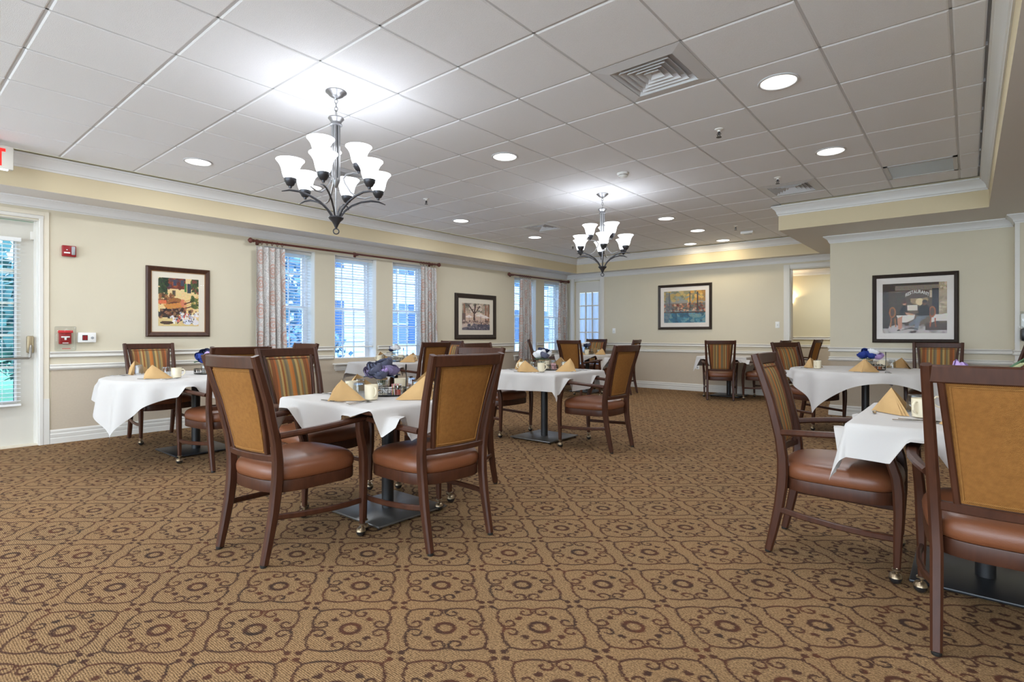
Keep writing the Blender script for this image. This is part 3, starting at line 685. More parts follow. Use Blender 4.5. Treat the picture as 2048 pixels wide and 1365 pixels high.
# ================================================================== CHANDELIERS
def chandelier(x, y, lab, ph, up=-25):
    C = thing('chandelier', lab, 'chandelier', (x, y, 0), ph, 'nine light chandeliers')
    G().lathe([(0, ZC), (.072, ZC), (.073, ZC - .006), (.066, ZC - .012), (.058, ZC - .016), (.05, ZC - .028), (.03, ZC - .04), (.012, ZC - .046), (.008, ZC - .056), (0, ZC - .056)], 28).build('canopy', 'nickel', C)
    z = ZC - .052
    ls = [(.028, .011)] * 3 + [(.046, .019)]; ch = link('chain', None, C)
    for i, (L, wd) in enumerate(ls):
        pts = []
        for k in range(16):
            a = 2 * PI * k / 16; pts.append((wd * math.cos(a) * (1 if i % 2 else 0), wd * math.cos(a) * (0 if i % 2 else 1), z - L / 2 + L / 2 * 1.25 * math.sin(a)))
        G().tube(pts, .0024, 6, closed=True).build('chain_link', 'nickel', ch); z -= L * .98
    zt = z + .004
    G().lathe([(0, zt + .01), (.012, zt + .006), (.014, zt - .004), (.052, zt - .008), (.055, zt - .016), (.046, zt - .026), (.036, zt - .04), (.036, zt - .05), (.043, zt - .056), (.043, zt - .062), (.03, zt - .066), (0, zt - .066)], 28).build('column_cap', 'nickel', C)
    st = link('column', None, C)
    for k in range(5):
        a = 2 * PI * k / 5; G().cyl((.021 * math.cos(a), .021 * math.sin(a), 2.22), (.021 * math.cos(a), .021 * math.sin(a), zt - .06), .0115, n=10).build('column_rod', 'nickel', st)
    G().cyl((0, 0, 1.95), (0, 0, zt - .06), .007, n=10).build('center_rod', 'nickel', st)
    G().lathe([(0, 2.235), (.03, 2.232), (.026, 2.21), (.016, 2.185), (.006, 2.165), (0, 2.16)], 20).build('column_finial', 'nickel', C)
    G().lathe([(0, 1.965), (.05, 1.963), (.052, 1.955), (.046, 1.945), (.03, 1.93), (.016, 1.905), (.008, 1.885), (.006, 1.88), (0, 1.88)], 24).build('bottom_cup', 'nickel_dark', C)
    G().tube([(-.005 * math.cos(2 * PI * k / 16), .0183 * math.cos(2 * PI * k / 16), 1.861 + .019 * math.sin(2 * PI * k / 16)) for k in range(16)], .0042, 8, closed=True).build('finial_ring', 'nickel_dark', C)
    hol = G(); hol.lathe([(0, -.03), (.009, -.028), (.012, -.016), (.024, -.008), (.030, .004), (.037, .014), (.040, .026), (.041, .036), (.035, .038)], 20, cap=False); hm = hol.mesh('shade_holder', 'nickel_dark')
    shd = G(); shd.lathe([(.0, .03), (.034, .031), (.045, .048), (.052, .07), (.056, .092), (.062, .114), (.072, .134), (.086, .152), (.092, .158), (.092, .162), (.084, .157), (.068, .136), (.058, .114), (.052, .092), (.048, .07), (.041, .05), (.03, .037)], 32, cap=False); sm_ = shd.mesh('glass_shade', 'opal_shade', 60)
    def light(r, a, zz):
        hh = link('shade_holder', hm, C, (r * math.cos(a), r * math.sin(a), zz)); link('glass_shade', sm_, hh)
        lamp('bulb', 'POINT', (0, 0, .125), BULB_W * (1 if r > .2 else .5), (.92, .96, 1.0), .05, parent=hh)
    for k in range(6):
        a = 2 * PI * k / 6
        pts = [(.03, 1.965), (.06, 2.01), (.11, 2.055), (.18, 2.09), (.25, 2.108), (.31, 2.108), (.36, 2.094)]
        G().sweep([(r * math.cos(a), r * math.sin(a), zz) for r, zz in pts], [(.011, .014)] * 5 + [(.012, .011), (.006, .005)], (-math.sin(a), math.cos(a), 0)).build('arm', 'nickel_dark', C)
        light(.305, a, 2.150)
    for k in range(3):
        a = 2 * PI * k / 3 + math.radians(up)
        pts = [(.25, 2.115), (.20, 2.10), (.15, 2.105), (.10, 2.14), (.062, 2.20), (.05, 2.235), (.07, 2.265), (.12, 2.278), (.155, 2.275)]
        G().sweep([(r * math.cos(a), r * math.sin(a), zz) for r, zz in pts], [(.007, .008)] + [(.011, .011)] * 7 + [(.008, .008)], (-math.sin(a), math.cos(a), 0)).build('upper_arm', 'nickel', C)
        light(.155, a, 2.305)
chandelier(gx(4.5), gy(2.5), 'brushed nickel chandelier hanging above the square table with purple flowers', math.radians(-47.3), -25)
chandelier(gx(4.5), gy(8.5), 'brushed nickel chandelier hanging beyond the table with white flowers', math.radians(-56.6), -78)
for yy in (gy(-3.5),): chandelier(gx(4.5), yy, 'added brushed nickel chandelier hanging at the unseen end of the dining room', 0)  # third chandelier added behind the camera for more room light

# ================================================================== CHAIR
def yback(z):                                                  # rake of the back posts
    ks = [(0, -.285), (.12, -.258), (.25, -.232), (.38, -.215), (.48, -.212), (.6, -.226), (.8, -.272), (1.03, -.345)]
    for (a, p), (b, q) in zip(ks, ks[1:]):
        if z <= b: return p + (q - p) * (z - a) / (b - a)
    return ks[-1][1]
def xpost(z): return .208 + .028 * max(0, (z - .35) / .68)
def bow(x): return -.030 * (1 - (x / .235) ** 2)              # the back curves away from the sitter
def seat_outline(k, n=44):
    out = []
    for i in range(n):
        a = 2 * PI * i / n; c, s = math.cos(a), math.sin(a)
        yy = .025 + .245 * math.copysign(abs(s) ** .5, s)
        hw = .232 + .045 * (yy + .22) / .49
        xx = hw * math.copysign(abs(c) ** .5, c); yy += .022 * (1 - (xx / .28) ** 2) * (1 if s > 0 else -1)
        out.append((xx * k, .025 + (yy - .025) * k))
    return out
def rings(g, prof, mi=0, top=True):
    n = 44; vs = []; fs = []
    for k, z in prof: vs += [(x, y, z) for x, y in seat_outline(k, n)]
    for i in range(len(prof) - 1):
        for j in range(n): fs.append((i * n + j, i * n + (j + 1) % n, (i + 1) * n + (j + 1) % n, (i + 1) * n + j))
    fs += [tuple(range(n - 1, -1, -1)), tuple((len(prof) - 1) * n + j for j in range(n))]
    g.add(vs, fs, mi)
def make_chair(striped_rear=False):
    t = link('dining_chair', None)
    g = G(); rings(g, [(.93, .396), (.985, .402), (1.0, .418), (1.005, .44), (.985, .458), (.94, .474), (.86, .486), (.7, .496), (.5, .502), (.25, .505)]); g.build('seat', 'leather', t, 60)
    g = G(); rings(g, [(.95, .338), (.985, .340), (.99, .346), (.99, .394), (.985, .399), (.9, .400)]); g.build('seat_frame', 'walnut', t, 40)
    for s in (-1, 1):
        zs = [.012, .12, .25, .35, .42, .5, .6, .7, .8, .9, 1.0, 1.03]
        G().sweep([(s * xpost(z), yback(z), z) for z in zs], [(.036, .036), (.038, .042), (.040, .048), (.040, .052), (.040, .052), (.040, .05), (.040, .047), (.038, .044), (.036, .042), (.034, .040), (.033, .038), (.032, .036)], (1, 0, 0)).build('leg', 'walnut', t)
        G().lathe([(.0, 0), (.014, 0), (.016, .004), (.016, .014), (0, .014)], 12, (s * xpost(0), yback(0) , 0)).build('glide', 'rubber', t)
        pf = [(.268, .268, .072), (.268, .272, .2), (.270, .276, .32), (.272, .274, .42), (.276, .266, .49), (.282, .246, .555), (.286, .232, .61), (.287, .230, .652)]
        lg = G().sweep([(s * x, y, z) for x, y, z in pf], [(.026, .028), (.034, .036), (.040, .042), (.042, .046), (.040, .044), (.036, .042), (.034, .038), (.036, .04)], (1, 0, 0)).build('leg', 'walnut', t)
        G().sweep([(s * x, y, z) for x, y, z in ((.236, -.215, .632), (.262, -.14, .640), (.285, -.04, .648), (.293, .08, .656), (.290, .20, .664), (.284, .285, .668), (.281, .302, .668))], [(.030, .030), (.034, .030), (.038, .028), (.044, .028), (.054, .027), (.058, .026), (.050, .018)], (1, 0, 0), .3).build('armrest', 'walnut', t)
        G().sweep([(s * x, y, z) for x, y, z in ((.214, -.235, .232), (.246, -.12, .222), (.268, .03, .212), (.274, .16, .206), (.268, .268, .204))], (.018, .030), (1, 0, 0), .3).build('stretcher', 'walnut', t)
        cs_ = G(); cs_.lathe([(.012, .086), (.014, .074), (.02, .07), (.02, .064), (.008, .06), (.006, .05)], 12, (s * .268, .268, 0)); cs_.lathe([(.0, .052), (.016, .05), (.024, .042), (.0275, .03)], 14, (s * .268 - .004, .262, .0), None, False); cb = cs_.build('caster', 'caster_brass', t)
        wh = G(); pr_ = [(.0262 * math.cos(a), .0262 * math.sin(a)) for a in [(-PI / 2) + PI * k / 8 for k in range(9)]]; pr_[0] = (0, -.0262); pr_[-1] = (0, .0262)
        wh.lathe(pr_, 14, (s * .268 - .004, .262, .0264), (.6, .8, .0)); wh.build('wheel', 'caster_black', cb)
        st = [(s * (.150 + .045 * (z - .53) / .44), yback(z) + bow(.17) + .004, z) for z in (.528, .64, .75, .86, .975)]
        G().sweep(st, (.022, .026), (1, 0, 0)).build('stile', 'walnut', t)
    xs = [-.225 + .45 * i / 14 for i in range(15)]
    G().sweep([(x, yback(1.0) + bow(x), .998) for x in xs], (.062, .024), (0, -.12, 1)).build('top_rail', 'walnut', t)
    G().sweep([(x * .93, yback(.52) + bow(x), .518) for x in xs], (.034, .022), (0, -.1, 1)).build('lower_rail', 'walnut', t)
    def panel(off):
        def fn(u, v):
            z = .537 + .43 * v; hw = .141 + .044 * v; x = (u * 2 - 1) * hw
            puff = off * (1 - (2 * u - 1) ** 6) * (1 - (2 * v - 1) ** 8)
            return (x, yback(z) + bow(x) + .004 + puff, z)
        return fn
    for nm, off, m, pm in (('back_front', .022, 'stripe_fabric', 'leather'), ('back_rear', -.014, 'stripe_fabric' if striped_rear else 'tan_weave', 'tan_piping')):
        g = G(); g.grid(panel(off), 16, 14)
        if off > 0: g.f = [f[::-1] for f in g.f]
        o = g.build(nm, m, t, 60)
        fn = panel(off); e = []
        for k in range(40):
            q = k / 40 * 4; i_ = int(q); r = q - i_; u, v = [(r, 0), (1, r), (1 - r, 1), (0, 1 - r)][i_]
            u = .035 + .93 * u; v = .03 + .94 * v; p = Vector(fn(u, v)); p.y += .0015 * (1 if off > 0 else -1); e.append(p)
        G().tube(e, .0038, 6, closed=True).build('piping', pm, o)
    return t
chairA = make_chair(); index_kids(chairA)
chairB = make_chair(True); index_kids(chairB)
used = {}
def chair(x, y, fx, fy, lab, proto=None, grp='wooden dining armchairs'):
    proto = proto or chairA
    o = proto if proto.name not in used else copy_tree(proto)
    used[proto.name] = 1
    q = math.hypot(fx, fy); CH.append((x, y, fx / q, fy / q))
    o.location = (x, y, 0); o.rotation_euler = (0, 0, math.atan2(-fx, fy)); tag(o, lab, 'chair', grp); return o
N1, N2, N3, N4, N5, N6, N7, N8 = ('blue flower table', 'purple flower table', 'white flower table', 'triple window table', 'french door table', 'back wall table', 'restaurant picture table', 'striped leaf table')
CH = []
# chair centres: the front casters are .265 ahead and the rear feet .285 behind
T1 = (-5.79, 2.12); T2 = (-2.87, 2.19); T3 = (-3.57, 4.83); T4 = (-6.35, 4.98); T5 = (-5.78, 9.25); T6 = (-3.38, 10.26); T7 = (-.89, 7.27); T8 = (.06, 3.32)
chair(-5.04, 2.08, -1, .0, 'armchair showing its tan rear back, drawn up to the %s' % N1)
chair(-6.76, 2.12, 1, .02, 'striped armchair between the left wall and the %s' % N1)
chair(-5.78, 2.93, .0, -1, 'armchair on the triple window side of the %s' % N1)
chair(-2.86, 1.53, -.09, 1, 'armchair with its tan back turned to the exit door at the %s' % N2)
chair(-2.38, 2.115, -.996, .09, 'armchair with its back to the open carpet at the %s' % N2)
chair(-3.585, 2.10, 1, .09, 'striped armchair facing the open carpet at the %s' % N2)
chair(-2.96, 2.82, .03, -1, 'armchair with its back to the white flower table at the %s' % N2)
chair(-2.885, 4.80, -1, .0, 'armchair with its back to the open carpet at the %s' % N3)
chair(-4.20, 4.78, 1, .0, 'armchair on the window side of the %s' % N3)
chair(-5.78, 4.95, -1, 0, 'tan backed armchair at the %s' % N4)
chair(-6.33, 5.75, 0, -1, 'armchair facing the exit door end at the %s' % N4)
chair(-5.40, 8.36, .0, 1, 'armchair with its tan back turned to the white flower table at the %s' % N5)
chair(-6.22, 10.02, .05, -1, 'striped armchair in front of the french door at the %s' % N5)
chair(-5.16, 9.42, -1, -.2, 'tan backed armchair nearest the light switch at the %s' % N5)
chair(-6.60, 8.98, .79, .61, 'armchair turned sideways under the curtained window pair at the %s' % N5)
chair(-3.35, 9.72, -.33, .94, 'armchair striped on its rear back at the %s' % N6, chairB)
chair(-2.72, 10.12, -1, .05, 'armchair next to the hall opening at the %s' % N6)
chair(-1.52, 7.56, .89, -.45, 'striped armchair nearest the hall opening at the %s' % N7)
chair(-.29, 8.16, 0, -1, 'striped armchair under the corner of the picture at the %s' % N7)
chair(.22, 7.42, -.94, -.34, 'striped armchair nearest the wall dispenser at the %s' % N7)
chair(-.53, 3.275, 1, .05, 'armchair seen from its side at the %s' % N8)
chair(.115, 2.735, -.02, 1, 'armchair with its tan woven back outward at the %s' % N8)
chair(-2.64, 12.35, -1, .1, 'armchair standing in the hall beyond the opening')

# ================================================================== TABLES
def table(c, shape, half, lab, base_mat, rz=0, L=1.32, phi=0, off=(0, 0), seed=1, k=14):
    zt = .735; near = [q for q in CH if math.hypot(q[0] - c[0], q[1] - c[1]) < 1.6]
    t = thing('dining_table', lab, 'table', (c[0], c[1], 0), rz)
    g = G()
    if shape == 'sq': g.bevbox((0, 0, zt - .015), (2 * half, 2 * half, .03), .006)
    else: g.lathe([(0, zt - .03), (half, zt - .03), (half, zt), (0, zt)], 48)
    g.build('tabletop', 'walnut', t)
    G().bevbox((0, 0, zt - .04), (.5, .5, .02), .004).build('top_plate', 'pole_black', t)
    G().cyl((0, 0, .02), (0, 0, zt - .04), .038, n=20).build('pedestal', 'pole_black', t)
    G().bevbox((0, 0, .019), (.535, .535, .014), .005).build('base_plate', base_mat, t)
    for a in (-1, 1):
        for b in (-1, 1): G().lathe([(0, 0), (.014, 0), (.018, .012), (0, .012)], 10, (a * .235, b * .235, 0)).build('foot', 'rubber', t)
    zc = zt + .0035; rho = .018; N = 88; cp, sp_ = math.cos(phi), math.sin(phi)
    def fn(u, v):
        a, b = (u - .5) * L, (v - .5) * L
        x, y = a * cp - b * sp_ + off[0], a * sp_ + b * cp + off[1]
        if shape == 'sq':
            h = half + .002; qx, qy = max(-h, min(h, x)), max(-h, min(h, y)); ex, ey = x - qx, y - qy; e = math.hypot(ex, ey)
            if e < 1e-6: return (x, y, zc + .0012 * math.sin(9 * x + seed) * math.sin(8 * y))
            nx, ny = ex / e, ey / e; cor = min(1, 2 * min(abs(nx), abs(ny)))
            cor = max(cor, math.exp(-((h - max(min(abs(qx), abs(qy)), 0)) / .10) ** 2) * .5)
            s = qx * (1 if abs(ny) > abs(nx) else 0) + qy * (1 if abs(nx) >= abs(ny) else 0)
            wave = .016 * e / .2 * math.sin(s * 17 + seed * 2 + 2 * e) * (1 - .5 * cor)
            flare = .06 + .22 * cor
        else:
            r = math.hypot(x, y); e = r - half - .002
            if e < 1e-6: return (x, y, zc)
            nx, ny = x / r, y / r; qx, qy = nx * (half + .002), ny * (half + .002); an = math.atan2(y, x)
            lam = 2 * PI * half / k; A = .5 * lam / PI * math.sqrt(max(0, e) / half)
            wave = A * (1 + math.sin(k * an + seed + .8 * math.sin(3 * an + seed))); flare = .05
        if e < rho * PI / 2:
            q = e / rho; o = rho * math.sin(q); z = zc - rho * (1 - math.cos(q))
        else:
            dn = e - rho * PI / 2; o = rho + flare * dn + max(-.5 * rho, wave * min(1, dn / .05)); z = zc - rho - dn * .985
        for X_, Y_, fx, fy in near:                              # the cloth rests on arms and seats it meets
            dx, dy = c[0] + qx + nx * o - X_, c[1] + qy + ny * o - Y_; lx, ly = dx * fy - dy * fx, dx * fx + dy * fy
            t_ = max(0, min(1, (ly + .2) / .50)); ds = math.hypot(abs(lx) - (.245 + .042 * t_), ly - (-.2 + .50 * t_))
            zf = .692 - 1.7 * max(0, ds - .036)
            if abs(lx) < .27 and -.2 < ly < .29: zf = max(zf, .514)
            if z < zf: o += (zf - z) * .35; z = zf
        return (qx + nx * o, qy + ny * o, z)
    g = G(); g.grid(fn, N, N)
    return t, g
def cloth(tt, lab, rz):
    t, g = tt
    o = g.build('tablecloth', 'cloth_white', None, 80, t.location, rz); tag(o, lab, 'tablecloth', 'white tablecloths')
cloth(table(T1, 'rd', .74, 'round pedestal table with a black base by the exit door', 'base_black', 0, 1.80, math.radians(-24), (-.03, -.03), 2.6, 17), 'white cloth hanging in deep folds over the %s' % N1, 0)
cloth(table(T2, 'sq', .46, 'square pedestal table with a grey steel base plate under the chandelier', 'base_steel', 0, 1.18, math.radians(16.5), (0, 0), 1.0), 'white cloth turned askew on the %s' % N2, 0)
cloth(table(T3, 'sq', .46, 'square pedestal table with a dull steel base plate standing beyond the purple flowers', 'base_steel', 0, 1.31, math.radians(2), (0, 0), 3.0), 'white cloth with a crisp hanging corner on the %s' % N3, 0)
cloth(table(T4, 'sq', .46, 'square pedestal table standing in front of the triple window', 'base_black', 0, 1.32, math.radians(-4), (0, 0), 4.0), 'white cloth on the %s' % N4, 0)
cloth(table(T5, 'sq', .46, 'square pedestal table in the corner near the french door', 'base_steel', 0, 1.24, math.radians(24), (0, 0), 5.0), 'white cloth with two short points on the %s' % N5, 0)
cloth(table(T6, 'sq', .42, 'square pedestal table pushed against the back wall', 'base_black', 0, 1.20, math.radians(3), (-.03, -.03), 6.0), 'white cloth with long hanging corners on the %s' % N6, 0)
cloth(table(T7, 'rd', .74, 'round pedestal table with a black post below the restaurant picture', 'base_black', 0, 1.70, math.radians(18), (0, 0), 1.2, 13), 'white cloth with a long pointed corner on the %s' % N7, 0)
cloth(table(T8, 'sq', .47, 'square pedestal table with a black base and one armchair showing its woven back', 'base_black', 0, 1.33, math.radians(-4), (0, 0), 2.4), 'white cloth with a folded drooping corner on the %s' % N8, 0)
ZT = .7410

# ================================================================== TABLEWARE
def napkin_mesh(seed):
    r_ = random.Random(seed); h = .115 + .02 * r_.random(); wd = .14; g = G()
    A = Vector((r_.uniform(-.02, .02), .0, h)); Bk = Vector((0, -.085, 0)); 
    def leaf(s, off, k):
        L = Vector((s * wd, .055 + off, 0)); n_ = 8
        def fn(u, v):
            # triangle A - Bk (ridge) - L, fanned from A
            p = Bk.lerp(L, u); q = A.lerp(p, v)
            bulge = k * math.sin(PI * u) * math.sin(PI * min(1, v * .95)) * .018
            return (q.x + s * bulge * .4, q.y - bulge, q.z + off * .12 * (1 - v) + .0008)
        return fn
    for s in (-1, 1):
        for off, k in ((0, 1), (.014, .6), (.03, .3)):
            g.grid(leaf(s, off, k), 8, 8)
    return g.mesh('napkin', 'napkin_tan', 60)
NAPS = [napkin_mesh(i) for i in range(4)]
def mug_make():
    t = link('coffee_mug', None)
    G().lathe([(0, .0), (.032, 0), (.038, .004), (.040, .03), (.041, .085), (.0415, .09), (.038, .09), (.037, .03), (.034, .01), (0, .008)], 28).build('cup', 'mug_cream', t, 50)
    G().sweep([(.040, 0, .074), (.056, 0, .076), (.068, 0, .062), (.066, 0, .040), (.054, 0, .026), (.039, 0, .022)], (.012, .008), (0, 1, 0), .35).build('handle', 'mug_cream', t)
    return t
def tumbler_make():                                            # standing upside down, ribbed
    t = link('water_glass', None); n = 28; g = G()
    prof = [(.036, 0), (.037, .004), (.036, .03), (.034, .06), (.031, .088), (.029, .096), (.026, .096), (.027, .084), (.0305, .06), (.033, .03), (.034, .004)]
    vs = []; fs = []
    for r, z in prof:
        for k in range(n): vs.append(((r + (.0012 if k % 2 else 0)) * math.cos(2 * PI * k / n), (r + (.0012 if k % 2 else 0)) * math.sin(2 * PI * k / n), z))
    for i in range(len(prof) - 1):
        for k in range(n): fs.append((i * n + k, i * n + (k + 1) % n, (i + 1) * n + (k + 1) % n, (i + 1) * n + k))
    g.add(vs, fs); g.build('glass_wall', 'tumbler', t, 30)
    G().lathe([(0, .088), (.026, .088), (.029, .096), (.024, .099), (.02, .094), (0, .0935)], n).build('glass_foot', 'tumbler', t)
    return t
def spoon_make():
    t = link('spoon', None)
    G().sweep([(0, y, z) for y, z in ((-.09, .004), (-.05, .004), (0, .005), (.035, .007), (.05, .006))], [(.014, .002), (.010, .002), (.006, .003), (.005, .003), (.008, .003)], (1, 0, 0)).build('handle', 'steel', t)
    def fn(u, v):
        a = 2 * PI * u; x, y = .016 * v * math.cos(a), .07 + .026 * v * math.sin(a); return (x, y, .0015 + .005 * v * v)
    g = G(); g.grid(fn, 16, 4); g.build('bowl', 'steel', t, 80); return t
def fork_make():
    t = link('fork', None)
    G().sweep([(0, y, z) for y, z in ((-.09, .004), (-.05, .004), (0, .005), (.03, .006), (.05, .005))], [(.014, .002), (.010, .002), (.006, .003), (.008, .003), (.022, .002)], (1, 0, 0)).build('handle', 'steel', t)
    for i in range(4): G().sweep([(-.009 + i * .006, y, z) for y, z in ((.048, .005), (.07, .0035), (.098, .006))], (.0028, .0018), (1, 0, 0)).build('tine', 'steel', t)
    return t
def knife_make():
    t = link('knife', None)
    G().sweep([(0, y, .003) for y in (-.1, -.06, 0, .01)], [(.014, .004), (.012, .004), (.010, .004), (.012, .003)], (1, 0, 0)).build('handle', 'steel', t)
    G().prism([(-.006, .01), (.007, .01), (.009, .05), (.006, .10), (-.002, .118), (-.006, .11)], .0022, .0036).build('blade', 'steel', t); return t
PROTO = {}
for nm, fn in (('coffee_mug', mug_make), ('water_glass', tumbler_make), ('spoon', spoon_make), ('fork', fork_make), ('knife', knife_make)):
    PROTO[nm] = fn(); index_kids(PROTO[nm])
firstuse = {}
def put(nm, x, y, rz, lab, cat, group):
    p = PROTO[nm]; o = p if nm not in firstuse else copy_tree(p); firstuse[nm] = 1
    o.location = (x, y, ZT); o.rotation_euler = (0, 0, rz); tag(o, lab, cat, group)
cnt = [0]
def setting(tc, rel, face, name, cut=True, cup=True, glass=True, nap_rz=None, side=1, seatlab=''):
    """rel: napkin offset from the table centre; face: unit vector the diner looks along"""
    x, y = tc[0] + rel[0], tc[1] + rel[1]; fx, fy = face; rx, ry = fy * side, -fx * side      # right-hand side
    P = lambda i, r: (x + fx * i + rx * r, y + fy * i + ry * r)
    a = math.atan2(-fx, fy); cnt[0] += 1
    o = link('napkin', NAPS[cnt[0] % 4], None, (x, y, ZT), a if nap_rz is None else nap_rz); tag(o, 'folded tan napkin standing at the %s of the %s' % (seatlab, name), 'napkin', 'folded tan napkins')
    if cup: put('coffee_mug', *P(.13, .13), a + random.uniform(-.6, .6) , 'cream mug beside the napkin at the %s of the %s' % (seatlab, name), 'mug', 'cream coffee mugs')
    if glass: put('water_glass', *P(.10, .045) if cup else P(.1, .09), 0, 'upturned tumbler beside the napkin at the %s of the %s' % (seatlab, name), 'glass', 'upturned tumblers')
    if cut:
        put('knife', *P(-.068, .03), a - PI / 2 + .1, 'steel knife laid before the napkin at the %s of the %s' % (seatlab, name), 'knife', 'steel knives')
        ci = .14 if tc is T8 else 0
        put('spoon', *P(-.02 + ci, .235 + ci * .5), a + .25 * side, 'steel spoon laid at the %s of the %s' % (seatlab, name), 'spoon', 'steel spoons')
        put('fork', *P(ci, .20 + ci * .5), a + .05, 'steel fork laid at the %s of the %s' % (seatlab, name), 'fork', 'steel forks')
S_E, S_W, S_D, S_B = 'open carpet side', 'window wall side', 'exit door end', 'back wall end'
for tc, nm, seats in ((T2, N2, 'DEWB'), (T3, N3, 'DEWB'), (T4, N4, 'EWB'), (T5, N5, 'DEB'), (T8, N8, 'WDB')):
    q = .335
    for s in seats:
        rel, fc, lb = {'D': ((-.02, -q), (0, 1), S_D), 'E': ((q - .02, .02), (-1, 0), S_E), 'W': ((-q, .0), (1, 0), S_W), 'B': ((.0, q), (0, -1), S_B)}[s]
        if tc is T8 and s == 'W': rel = (-.36, .04)
        setting(tc, rel, fc, nm, tc in (T2, T3, T8), True, True, None, 1, lb)
setting(T1, (-.50, -.36), (.8, .6), N1, True, False, True, None, 1, 'left wall side')
setting(T1, (.22, -.44), (-.45, .9), N1, True, True, True, None, 1, S_D)
setting(T1, (-.25, .42), (.4, -.9), N1, True, False, True, None, 1, 'picture side')
setting(T7, (-.54, -.05), (.95, -.2), N7, True, True, True, None, 1, 'hall opening side')
setting(T7, (.04, -.53), (0, 1), N7, True, False, False, None, 1, S_D)
setting(T7, (.30, .46), (-.5, -.87), N7, True, True, True, None, 1, 'picture side')

# --- flowers
def petal(g, base, dirv, up, L, Wd, curl, mi=0):
    d = Vector(dirv).normalized(); u_ = Vector(up); u_ = (u_ - d * u_.dot(d)).normalized(); s = d.cross(u_); B = Vector(base)
    def fn(u, v):
        wdt = Wd * math.sin(PI * min(.97, .12 + .8 * v)) ; x = (u - .5) * 2
        return B + d * (L * v) + s * (x * wdt) + u_ * (curl * v * v * L + .25 * Wd * x * x)
    g.grid(fn, 4, 4, mi)
def rose(r, m, parent, loc, rs):
    g = G()
    for k, (q, n_, p1, fl) in enumerate(((1.0, 6, 1.15, .28), (.82, 5, .85, .16), (.62, 4, .6, .06), (.42, 3, .4, 0), (.24, 3, .25, 0))):
        for i in range(n_):
            a0 = 2 * PI * i / n_ + k * .7 + rs.uniform(-.15, .15); wd = 2 * PI / n_ * 1.35
            def fn(u, v):
                x = (u - .5) * 2; ph = 2.7 + (p1 - 2.7) * v + .28 * x * x * v; rad = r * q * (1 + fl * v ** 3 + .05 * math.sin(3 * x + k)); a = a0 + x * wd / 2
                return Vector((rad * math.sin(ph) * math.cos(a), rad * math.sin(ph) * math.sin(a), rad * math.cos(ph) * .85))
            g.grid(fn, 5, 5)
    return g.build('flower', m, parent, 70, loc)
def bouquet(V, spec, leaves, zb, rs):
    for m, r, (x, y, z) in spec:
        f_ = rose(r, m, V, (x, y, zb + z), rs); f_.rotation_euler = (rs.uniform(-.4, .4) - y * 6, rs.uniform(-.4, .4) + x * 6, rs.uniform(0, 6))
        G().tube([(x, y, zb + z - .01), (x * .5, y * .5, zb + z * .4), (x * .25, y * .25, zb - .05)], .0022, 5).build('stem', 'stem_green', V)
    for m, a, tilt, L in leaves:
        g = G(); petal(g, (0, 0, 0), (math.cos(a), math.sin(a), tilt), (0, 0, 1), L, L * .28, -.25); g.build('leaf', m, V, 70, (.015 * math.cos(a), .015 * math.sin(a), zb))
def mason_jar(tc, lab, off, spec, leaves, s=1.0, seed=1):
    V = thing('flower_jar', lab, 'vase', (tc[0] + off[0], tc[1] + off[1], ZT + .006))
    G().lathe([(.0, 0), (.036, 0), (.04, .006), (.041, .07), (.038, .085), (.03, .095), (.030, .108), (.0275, .108), (.0275, .096), (.035, .084), (.038, .068), (.037, .008), (0, .005)], 24).build('jar', 'tumbler', V)
    G().lathe([(.0315, .094), (.033, .098), (.033, .104), (.0315, .108)], 20, cap=False).build('twine_band', 'twine', V)
    bouquet(V, spec, leaves, .112, random.Random(seed)); return V
def caddy(tc, lab, off=(0, 0), rz=0, w=.115, d=.075, tall=True, goods='pyw'):
    c = thing('wire_caddy', lab, 'caddy', (tc[0] + off[0], tc[1] + off[1], ZT), rz, 'black wire caddies')
    ov = lambda z, k=1.0: [(w * k * math.cos(2 * PI * i / 28), d * k * math.sin(2 * PI * i / 28), z) for i in range(28)]
    G().tube(ov(.052), .0026, 6, closed=True).build('rim', 'wire_black', c); G().tube(ov(.006), .0026, 6, closed=True).build('rim', 'wire_black', c)
    G().prism([(x * .98, y * .98) for x, y, z in ov(0)], .003, .005).build('tray', 'wire_black', c)
    for i in range(14):
        a = 2 * PI * i / 14; s = G(); pts = []
        for k in range(15):
            q = k / 14 * 1.6 * 2 * PI; r = .016 * (1 - k / 18); b = a + r * math.cos(q) / w; pts.append((w * math.cos(b), d * math.sin(b), .029 + r * math.sin(q)))
        s.tube(pts, .0016, 5); s.tube([(w * math.cos(a + .1), d * math.sin(a + .1), .006), (w * math.cos(a + .1), d * math.sin(a + .1), .052)], .0014, 5); s.build('scroll', 'wire_black', c)
    if tall:
        h = G(); h.tube([(w, 0, .006), (w + .004, 0, .12), (w + .002, 0, .16)], .003, 6); h.tube([(w + .002, .014 * math.sin(2 * PI * k / 16), .18 + .02 * math.cos(2 * PI * k / 16)) for k in range(16)], .0034, 6, closed=True); h.build('handle', 'wire_black', c)
    return c
def packets(tc, lab, off, rz=0, cols=('packet_pink', 'packet_yellow', 'packet_white')):
    p = thing('sugar_packets', lab, 'packets', (tc[0] + off[0], tc[1] + off[1], ZT + .006), rz)
    for i in range(9): 
        G().box((-.024 + i * .006, 0, .035), (.004, .05, .07), M=Matrix.Rotation(.10 * math.sin(i * 2.1), 3, 'Y')).build('packet', cols[i % len(cols)], p, 0)
